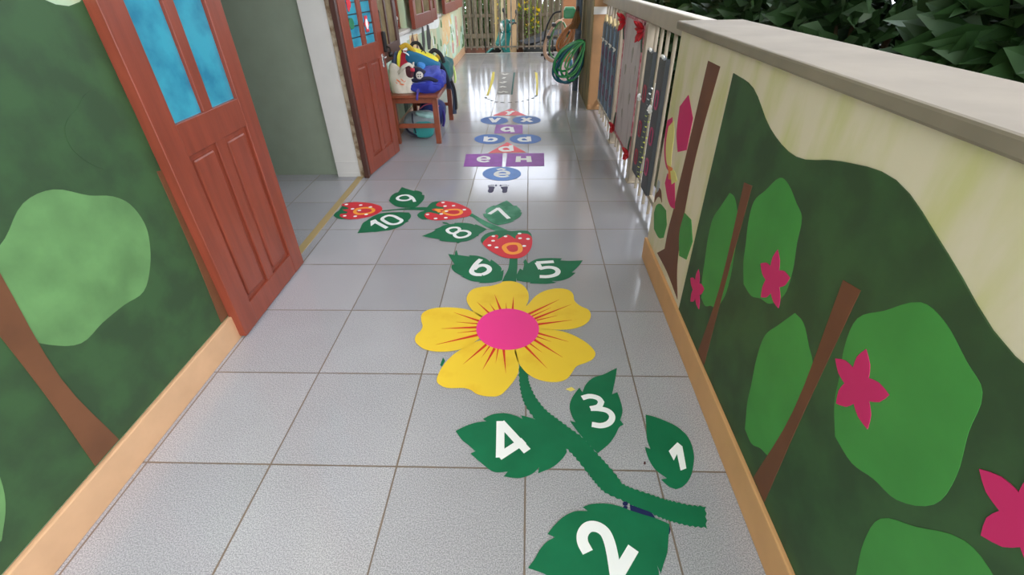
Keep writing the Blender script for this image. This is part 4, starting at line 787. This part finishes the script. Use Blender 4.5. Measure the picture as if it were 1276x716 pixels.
for (x, z) in ((-.155, -.20), (.13, -.15), (-.085, -.05)):
    bm = B(); box(bm, x-.026, x+.026, -.05, .07, z-.018, z+.022, bev=.006); obj('tape', bm, BLACK, bh)
bm = B(); tube(bm, smooth_path([(0,.0,.0),(.06,.03,.03),(.13,.06,.02)], 6), .010, 8); obj('hanger', bm, HB, bh)
bx = tag(empty('wire_broom', (.545, 6.17, .70)), 'brown bristle brush hanging head up on the pipe above the orange hose', 'brush')
bm = B()
for k in range(90):
    a = random.uniform(0, 6.28); r0 = random.uniform(0, .018); r1 = random.uniform(.01, .052)
    tube(bm, [(r0*math.cos(a), r0*math.sin(a), .18), (r1*math.cos(a)-.01, r1*math.sin(a), .08), (r1*1.0*math.cos(a)-.045, r1*math.sin(a), .0)], .0028, 4)
obj('bristles', bm, mat('brown_bristle', '#8a6238', .8, var=.25), bx)
bm = B(); lathe(bm, [(.016, 0), (.02, .03), (.014, .06), (.008, .07)], (0, 0, .16)); obj('head', bm, WOODDK, bx)
pp = tag(empty('drain_pipe', (.575, 6.30, 0)), 'blue-grey drain pipe standing behind the pillar', 'pipe')
bm = B(); tube(bm, [(0, 0, 0), (0, 0, 2.9)], .036, 14); obj('tube', bm, mat('blue_grey_pvc', '#6b7886', .4), pp, True)
bm = B(); lathe(bm, [(.036, 0), (.043, .004), (.043, .05), (.036, .054)], (0, 0, .62), 16); obj('collar', bm, mat('blue_grey_pvc', '#6b7886', .4), pp)
wp = tag(empty('water_pipe', (.535, 6.6, 0)), 'short white water pipe with a blue end between pipe and hoses', 'pipe')
bm = B(); tube(bm, [(0, 0, 0), (0, 0, .58)], .016, 12); obj('tube', bm, WHITE, wp, True)
bm = B(); tube(bm, [(0, 0, .22), (0, 0, .31)], .020, 12); obj('joint', bm, mat('blue_pvc', '#5aa0c8', .4), wp, True)
# the pillar by the gate and the green can on it
p2 = tag(empty('pillar', (.62, 8.7, 0)), 'reddish brown pillar beside the gate behind the hoses', 'pillar')
bm = B(); box(bm, -.09, .11, -.12, .12, -.5, 2.9, bev=.006); obj('shaft', bm, mat('reddish_paint', '#b07a52', .6, var=.1), p2)
bm = B(); box(bm, -.1, .12, -.13, .13, 0, .1, bev=.006); obj('foot', bm, mat('reddish_paint', '#b07a52', .6, var=.1), p2)
gc = tag(empty('watering_can', (.485, 6.6, .775)), 'green plastic can hanging above the hoses', 'can')
GP = mat('green_plastic', '#3f9a68', .35, var=.08)
bm = B(); box(bm, -.07, .07, -.06, .06, 0, .105, bev=.016); obj('body', bm, GP, gc)
bm = B(); box(bm, -.06, .06, -.05, .05, .098, .122, bev=.012); obj('cap', bm, mat('pale_green_plastic', '#7cc49a', .35), gc)
bm = B(); tube(bm, smooth_path([(.06,0,.08),(.10,-.06,.10),(.10,-.16,.10),(.09,-.263,.09)], 5), .008, 8); obj('handle', bm, GP, gc)
ct = tag(empty('cable', (.3, 8.7, .1)), 'thin black cable arching by the pale hose near the gate', 'cable')
bm = B(); tube(bm, smooth_path([(.20,0,.62),(.08,.0,.58),(-.03,.0,.38),(-.06,.02,.12),(-.04,.05,-.09)], 8), .014, 8); obj('cable_run', bm, BLACK, ct, True)
fp = tag(empty('iron_bar', (.32, 9.25, 0)), 'short black iron bar lying on the floor by the gate', 'bar')
bm = B(); box(bm, -.12, .12, -.025, .025, .0, .035, bev=.006); obj('rod', bm, BLACK, fp)
bm = B(); box(bm, .02, .05, -.02, .02, .03, .14, bev=.004); obj('stub', bm, BLACK, fp)
rg_ = tag(empty('cleaning_rag', (.43, 7.85, 0)), 'crumpled lilac cloth on the floor under the pale hose', 'rag')
bm = B(); lump(bm, (0, 0, .05), (.05, .05, .06), 2.4, .03, 22, 31); obj('cloth', bm, mat('lilac_cloth', '#9a92c4', .8, var=.15), rg_, True)
# ------------------------------------------------------------ gate
gt = tag(empty('gate', (0, 9.68, 0)), 'barred grey metal gate closing the end of the corridor', 'gate')
x = -1.205
while x < .78:
    bm = B(); tube(bm, [(x, 0, .06), (x, 0, 1.75)], .0125, 8); obj('bar', bm, STEEL, gt); x += .1083
for z, r_ in ((.105, .014), (1.74, .018), (1.0, .012)):
    bm = B(); box(bm, -1.22, .80, -r_, r_, z-r_, z+r_, bev=.002); obj('cross_rail', bm, STEEL, gt)
for x in (-.83, -.0+.43):
    bm = B(); tube(bm, [(x, -.015, .004), (x, -.015, .20)], .011, 8); obj('drop_bolt', bm, BLACK, gt)
# ------------------------------------------------------------ beyond the gate
PK = mat('weathered_plank', '#7d705a', .85, col2='#5f5644', scale=4, stretch=(5, 5, .6), bump=.25, bscale=14)
fc = tag(empty('fence', (0, 11.25, -.55)), 'weathered grey picket fence beyond the gate', 'fence')
random.seed(41)
x = -2.6
while x < 2.6:
    w_ = random.uniform(.075, .105); h = random.uniform(1.44, 1.56); l_ = random.uniform(-.012, .012)
    bm = B(); prism(bm, [(x, .12), (x+w_, .12), (x+w_+l_, h), (x+w_*.5+l_, h+.05), (x+l_, h)], 'y', -.012, .012); obj('picket', bm, PK, fc); x += w_ + random.uniform(.018, .045)
for z in (.64, 1.03, 1.40):
    bm = B(); box(bm, -2.65, 2.65, -.05, -.012, z, z+.09 if z < 1 else z+.06, bev=.004); obj('cross_rail', bm, PK, fc)
for x in (-2.5, -1.25, .1, 1.3, 2.5):
    bm = B(); box(bm, x-.04, x+.04, .012, .09, 0, 1.5, bev=.004); obj('post', bm, PK, fc)
bm = B(); box(bm, -3, 3, 11.05, 11.20, -.6, -.06, bev=.01)
tag(obj('trim_8', bm, mat('brick_plinth', '#7a4a36', .85, col2='#5a3a2c', scale=9, bump=.3, bscale=20)), kind='structure')
po = tag(empty('post', (-.37, 10.98, -.55)), 'thick tan post standing before the fence behind the scooter', 'post')
bm = B(); box(bm, -.09, .09, -.06, .06, 0, 2.565, bev=.012); obj('shaft', bm, mat('tan_post_paint', '#d0ac82', .6, var=.06), po)
bm = B(); box(bm, -.10, .10, -.08, .08, 0, .3, bev=.012); obj('foot', bm, mat('tan_post_paint', '#d0ac82', .6, var=.06), po)
for (x, m_, lab) in ((-.56, mat('pale_bamboo', '#cbbd9a', .6, var=.1), 'pale thin bamboo pole left of the tan post'), (-.69, mat('yellow_bamboo', '#b8a06a', .6, var=.1), 'yellowish thin bamboo pole, the one farther from the tan post')):
    b_ = tag(empty('bamboo_pole', (x, 10.9, -.55)), lab, 'pole', 'bamboo poles')
    prof = []
    for k in range(8): z = k*.3; prof += [(.030, z), (.030, z+.27), (.034, z+.285)]
    bm = B(); lathe(bm, prof, n=12); obj('cane', bm, m_, b_)
    bm = B(); lathe(bm, [(.034, .3), (.036, .32), (.034, .34)], n=12); obj('binding', bm, WOODDK, b_)
# scooter
sc = tag(empty('motor_scooter', (-.09, 10.60, -.55), R(206)), 'teal motor scooter parked beyond the gate, its front to the left', 'scooter')
SP = mat('teal_scooter_paint', '#17746e', .2, var=.05, coat=.6); SW = mat('silver_plastic', '#d9dcd8', .3); RUB = mat('tyre_rubber', '#1b1b1b', .8); SEAT = mat('seat_vinyl', '#4b4e54', .45, spec=.3)
for x in (.62, -.56):
    bm = B(); tube(bm, [(x + .23*math.cos(t), 0, .28 + .23*math.sin(t)) for t in [2*math.pi*i/36 for i in range(36)]], .05, 10, True)
    wh = obj('wheel', bm, RUB, sc, True)
    bm = B()
    for k in range(5): a = 2*math.pi*k/5; tube(bm, [(x, 0, .28), (x + .19*math.cos(a), 0, .28 + .19*math.sin(a))], .018, 6)
    lathe(bm, [(.05, -.05), (.05, .05)], (x, 0, .28), 14, M=rotM(90, 0, 0)); obj('rim', bm, SW, wh)
bm = B(); lump(bm, (.42, 0, .93), (.10, .12, .12), 2.5, .004, 5, 50, M=rotM(0, 25, 0)); lump(bm, (.34, 0, .98), (.12, .09, .05), 2.3, 0, 5, 51, M=rotM(0, 20, 0)); obj('headlight_cowl', bm, SP, sc, True)
bm = B(); lump(bm, (.505, 0, .92), (.035, .075, .075), 2.3, 0, 5, 52, M=rotM(0, 20, 0)); obj('headlight', bm, mat('headlamp_glass', '#e9e6dc', .1, spec=.9), sc, True)
bm = B(); tube(bm, smooth_path([(.36,-.34,1.0),(.40,-.2,1.0),(.38,0,.99),(.40,.2,1.0),(.36,.34,1.0)], 6), .014, 8); obj('handlebar', bm, BLACK, sc, True)
for s in (-1, 1):
    bm = B(); tube(bm, [(.37, s*.26, 1.0), (.34, s*.30, 1.14)], .007, 6); mr = obj('mirror', bm, BLACK, sc)
    bm = B(); lump(bm, (.335, s*.31, 1.18), (.015, .055, .04), 2.4, 0, 5, 53); obj('mirror_glass', bm, BLACK, mr, True)
bm = B()
prism(bm, [(.50, .82), (.58, .62), (.52, .40), (.34, .26), (.28, .30), (.42, .46), (.44, .62), (.40, .84)], 'y', -.19, .19); obj('leg_shield', bm, SP, sc)
bm = B(); tube(bm, [(.48, 0, .80), (.62, 0, .28)], .045, 10); tube(bm, [(.55, .07, .52), (.64, .07, .28)], .018, 8); tube(bm, [(.55, -.07, .52), (.64, -.07, .28)], .018, 8); obj('fork', bm, SW, sc, True)
bm = B()
for i in range(14): pass
tube(bm, [(.62 + .30*math.cos(t), 0, .28 + .30*math.sin(t)) for t in [R(20 + 8*i) for i in range(18)]], .05, 10, flat=(.02, .12), up=(0, 0, 1)); obj('front_mudguard', bm, SP, sc, True)
bm = B(); prism(bm, [(.36, .30), (.34, .24), (-.10, .22), (-.10, .34), (.05, .36)], 'y', -.15, .15); obj('footboard', bm, BLACK, sc)
bm = B(); lump(bm, (-.36, 0, .52), (.40, .13, .14), 2.8, .004, 4, 54, M=rotM(0, 10, 0)); obj('body_cover', bm, mat('dark_scooter_plastic', '#2a2c2c', .4), sc, True)
bm = B(); prism(bm, [(.06, .60), (.10, .64), (-.20, .70), (-.55, .80), (-.78, .81), (-.80, .76), (-.50, .70), (-.2, .62)], 'y', -.13, .13); obj('seat', bm, SEAT, sc)
bm = B(); lump(bm, (-.82, 0, .70), (.04, .07, .04), 2.5, 0, 4, 55); obj('tail_light', bm, RED, sc, True)
bm = B(); tube(bm, [(-.1, .14, .28), (-.5, .16, .30), (-.85, .17, .36)], [.025, .04, .045], 10); obj('exhaust', bm, STEEL, sc, True)
bm = B(); tube(bm, [(-.05, -.12, .26), (-.02, -.22, .02)], .012, 8); obj('kickstand', bm, BLACK, sc)
# plants
def leaves(bm, c, s, n, size, rnd, shell=.55, drop=.3):
    for _ in range(n):
        while True:
            p = Vector((rnd.uniform(-1, 1), rnd.uniform(-1, 1), rnd.uniform(-1, 1)))
            if shell < p.length < 1: break
        lump_ = 1 + .25*noise.noise(p*2.3 + Vector(c))
        q = Vector(c) + Vector((p.x*s[0], p.y*s[1], p.z*s[2]))*lump_
        d = (p + Vector((rnd.uniform(-.8, .8), rnd.uniform(-.8, .8), rnd.uniform(-.8, .5)))).normalized()
        L_ = size*rnd.uniform(.7, 1.3); side = d.cross(Vector((rnd.uniform(-1, 1), rnd.uniform(-1, 1), rnd.uniform(-1, 1)))).normalized()*L_*.28
        nn = d.cross(side).normalized()*L_*.08
        a, b1, b2, e = q, q + d*L_*.5 + side + nn, q + d*L_*.5 - side + nn, q + d*L_
        v = [bm.verts.new(z) for z in (a, b1, e, b2)]
        bm.faces.new((v[0], v[1], v[2])); bm.faces.new((v[0], v[2], v[3]))
def shrub(name, label, loc, s, n, size, m, seed, stems=5, cat='shrub', group='bushes beyond the fence', zc=None):
    rnd = random.Random(seed)
    o = tag(empty(name, loc), label, cat, group)
    zc = s[2]*.95 if zc is None else zc
    bm = B(); leaves(bm, (0, 0, zc), s, n, size, rnd); obj('foliage', bm, m, o)
    bm = B()
    for k in range(stems):
        a = rnd.uniform(0, 6.28); rr = rnd.uniform(.2, .6)
        tube(bm, smooth_path([(.03*math.cos(a), .03*math.sin(a), 0), (s[0]*rr*.3*math.cos(a), s[1]*rr*.3*math.sin(a), zc*.6), (s[0]*rr*math.cos(a), s[1]*rr*math.sin(a), zc*1.3)], 5), [.03]*6 + [.02]*5, 6)
    obj('stem', bm, mat('bark', '#5d4a35', .9, var=.2), o)
    return o
LG = [mat('leaf_light', '#7f9a4c', .5, var=.3, scale=4), mat('leaf_mid', '#56783a', .5, var=.3, scale=4), mat('leaf_yellow_green', '#a0ad58', .5, var=.25, scale=4)]
for i, (x, y, s, m_, lab) in enumerate(((-2.1, 12.3, (.42, .4, .70), LG[0], 'light green bush behind the left end of the fence'), (-1.05, 12.3, (.38, .4, .68), LG[1], 'darker green bush behind the fence, left of the tan post'),
        (.0, 12.3, (.42, .4, .70), LG[2], 'yellowish bush behind the fence, right of the tan post'), (1.05, 12.3, (.42, .4, .70), LG[1], 'green bush behind the fence above the hoses'), (2.1, 12.3, (.42, .4, .68), LG[0], 'light green bush behind the right end of the fence'),
        (-1.6, 13.6, (.5, .5, .78), LG[1], 'dark green bush in the second row, left of the bamboo poles'), (-.4, 13.6, (.44, .5, .78), LG[0], 'pale bush in the second row behind the tan post'), (.8, 13.6, (.5, .5, .78), LG[1], 'dark green bush in the second row behind the yellow blossoms'))):
    shrub('bush', lab, (x, y, -.55), s, 2600, .11, m_, 60+i)
yf = tag(empty('flowering_plant', (-.06, 11.05, -.55)), 'plant with bright yellow blossoms climbing the fence right of the tan post', 'flower')
rnd = random.Random(5); bm = B(); bm2 = B(); bm3 = B()
for (x, z) in ((-.19, 1.24), (-.02, 1.28), (.0, 1.16), (.16, 1.18), (.21, 1.14), (.14, .98), (.2, .92), (.16, .84), (.02, .87), (-.21, 1.15), (.18, 1.05)):
    for k in range(9):
        a = rnd.uniform(0, 6.28); t = rnd.uniform(-.2, 1)
        d = Vector((math.cos(a), -.4 + math.sin(a)*.5, t)).normalized(); c = Vector((x, 0, z)) + d*.01
        L_ = rnd.uniform(.045, .07); sd = d.cross(Vector((rnd.uniform(-1, 1), rnd.uniform(-1, 1), 1))).normalized()*L_*.42
        v = [bm.verts.new(q) for q in (c, c + d*L_*.6 + sd, c + d*L_, c + d*L_*.6 - sd)]; bm.faces.new(v)
    tube(bm2, smooth_path([(x*.4, .06, 0), (x*.8, .08, z*.5), (x, .03, z)], 6), .007, 6)
    leaves(bm3, (x*.9, .05, z-.12), (.06, .04, .10), 14, .07, rnd, 0)
obj('blossom', bm, mat('yellow_petals', '#f4dc2c', .5), yf); obj('stem', bm2, mat('bark', '#5d4a35', .9), yf); obj('foliage', bm3, LG[0], yf)
yf2 = tag(empty('flowering_plant', (-.72, 11.05, -.55)), 'small plant with yellow blossoms at the fence left of the bamboo poles', 'flower')
rnd = random.Random(9); bm = B(); bm2 = B()
for (x, z) in ((.02, 1.16), (.03, 1.25), (.05, 1.0), (.02, .93)):
    for k in range(8):
        a = rnd.uniform(0, 6.28); d = Vector((math.cos(a), -.4 + math.sin(a)*.5, rnd.uniform(-.2, 1))).normalized(); c = Vector((x, 0, z)); L_ = rnd.uniform(.035, .055)
        sd = d.cross(Vector((rnd.uniform(-1, 1), rnd.uniform(-1, 1), 1))).normalized()*L_*.42
        v = [bm.verts.new(q) for q in (c, c + d*L_*.6 + sd, c + d*L_, c + d*L_*.6 - sd)]; bm.faces.new(v)
    tube(bm2, smooth_path([(0, .06, 0), (x*.8, .07, z*.5), (x, .02, z)], 6), .007, 6)
obj('blossom', bm, mat('yellow_petals', '#f4dc2c', .5), yf2); obj('stem', bm2, mat('bark', '#5d4a35', .9), yf2)
# garden outside the railing, bushes made extra tall to block sky light
GB = 'dark bushes outside the railing'
for i, (x, y, lab) in enumerate(((3.35, 2.6, 'dark leafy bush in the second row, behind the poster'), (3.35, 4.0, 'dark leafy bush in the second row, behind the pencil-shaped boards'), (3.35, 1.25, 'dark leafy bush in the second row, behind the parapet'), (2.1, -.75, 'dark leafy bush outside the parapet, level with the camera'), (2.1, .6, 'dark leafy bush outside the parapet, next nearest the camera'), (2.1, 1.95, 'dark leafy bush outside where parapet meets railing'),
        (2.1, 3.3, 'dark leafy bush outside the poster on the railing'), (2.1, 4.65, 'dark leafy bush outside the pencil-shaped boards'), (2.1, 6.0, 'dark leafy bush outside the orange-tan pillar'), (2.3, 7.4, 'dark leafy bush outside the coiled hoses'), (2.3, 8.75, 'dark leafy bush outside the reddish brown pillar by the gate'))):
    shrub('bush', lab, (x, y, -.55), (.53, .50, 1.22 + .12*(i < 3)), 4000, .17, DKGREEN, 80+i, group=GB)
# ------------------------------------------------------------ light and camera
w = bpy.data.worlds.new('sky'); bpy.context.scene.world = w; w.use_nodes = True
nt = w.node_tree; bg = nt.nodes['Background']
sky = nt.nodes.new('ShaderNodeTexSky'); sky.sky_type = 'HOSEK_WILKIE' if False else 'NISHITA'
sky.sun_elevation = R(50); sky.sun_rotation = R(150); sky.sun_disc = False; sky.air_density = 1; sky.dust_density = 4; sky.ozone_density = 1
mixn = nt.nodes.new('ShaderNodeMix'); mixn.data_type = 'RGBA'; mixn.inputs[0].default_value = .82
mixn.inputs[7].default_value = (.94, .99, 1.09, 1)
mul = nt.nodes.new('ShaderNodeVectorMath'); mul.operation = 'SCALE'; mul.inputs['Scale'].default_value = .15
nt.links.new(sky.outputs[0], mul.inputs[0]); nt.links.new(mul.outputs[0], mixn.inputs[6]); nt.links.new(mixn.outputs[2], bg.inputs[0])
bg.inputs[1].default_value = 4.9
sun = bpy.data.objects.new('sun', bpy.data.lights.new('sun', 'SUN')); C.objects.link(sun)
sun.data.energy = .5; sun.data.angle = R(40); sun.rotation_euler = (R(42), 0, R(-20)); sun.data.color = (1, .99, .97)
cam = bpy.data.objects.new('camera', bpy.data.cameras.new('camera')); C.objects.link(cam)
F_, PIT, YAW, ROL, H_ = 575.525, .599363, -.0447615, .0224436, 1.26330
f = Vector((math.sin(YAW)*math.cos(PIT), math.cos(YAW)*math.cos(PIT), -math.sin(PIT))); rt = Vector((math.cos(YAW), -math.sin(YAW), 0)); dn = f.cross(rt)
r2 = rt*math.cos(ROL) + dn*math.sin(ROL); d2_ = -rt*math.sin(ROL) + dn*math.cos(ROL)
Mx = Matrix((r2, -d2_, -f)).transposed().to_4x4(); Mx.translation = (0, 0, H_)
cam.matrix_world = Mx
cam.data.sensor_fit = 'HORIZONTAL'; cam.data.sensor_width = 36; cam.data.lens = F_*36/1276; cam.data.clip_start = .02
bpy.context.scene.camera = cam
vs = bpy.context.scene.view_settings
bpy.context.scene.display_settings.display_device = 'sRGB'
vs.view_transform = 'Standard'; vs.look = 'None'; vs.gamma = 1; vs.use_curve_mapping = False; vs.exposure = .26
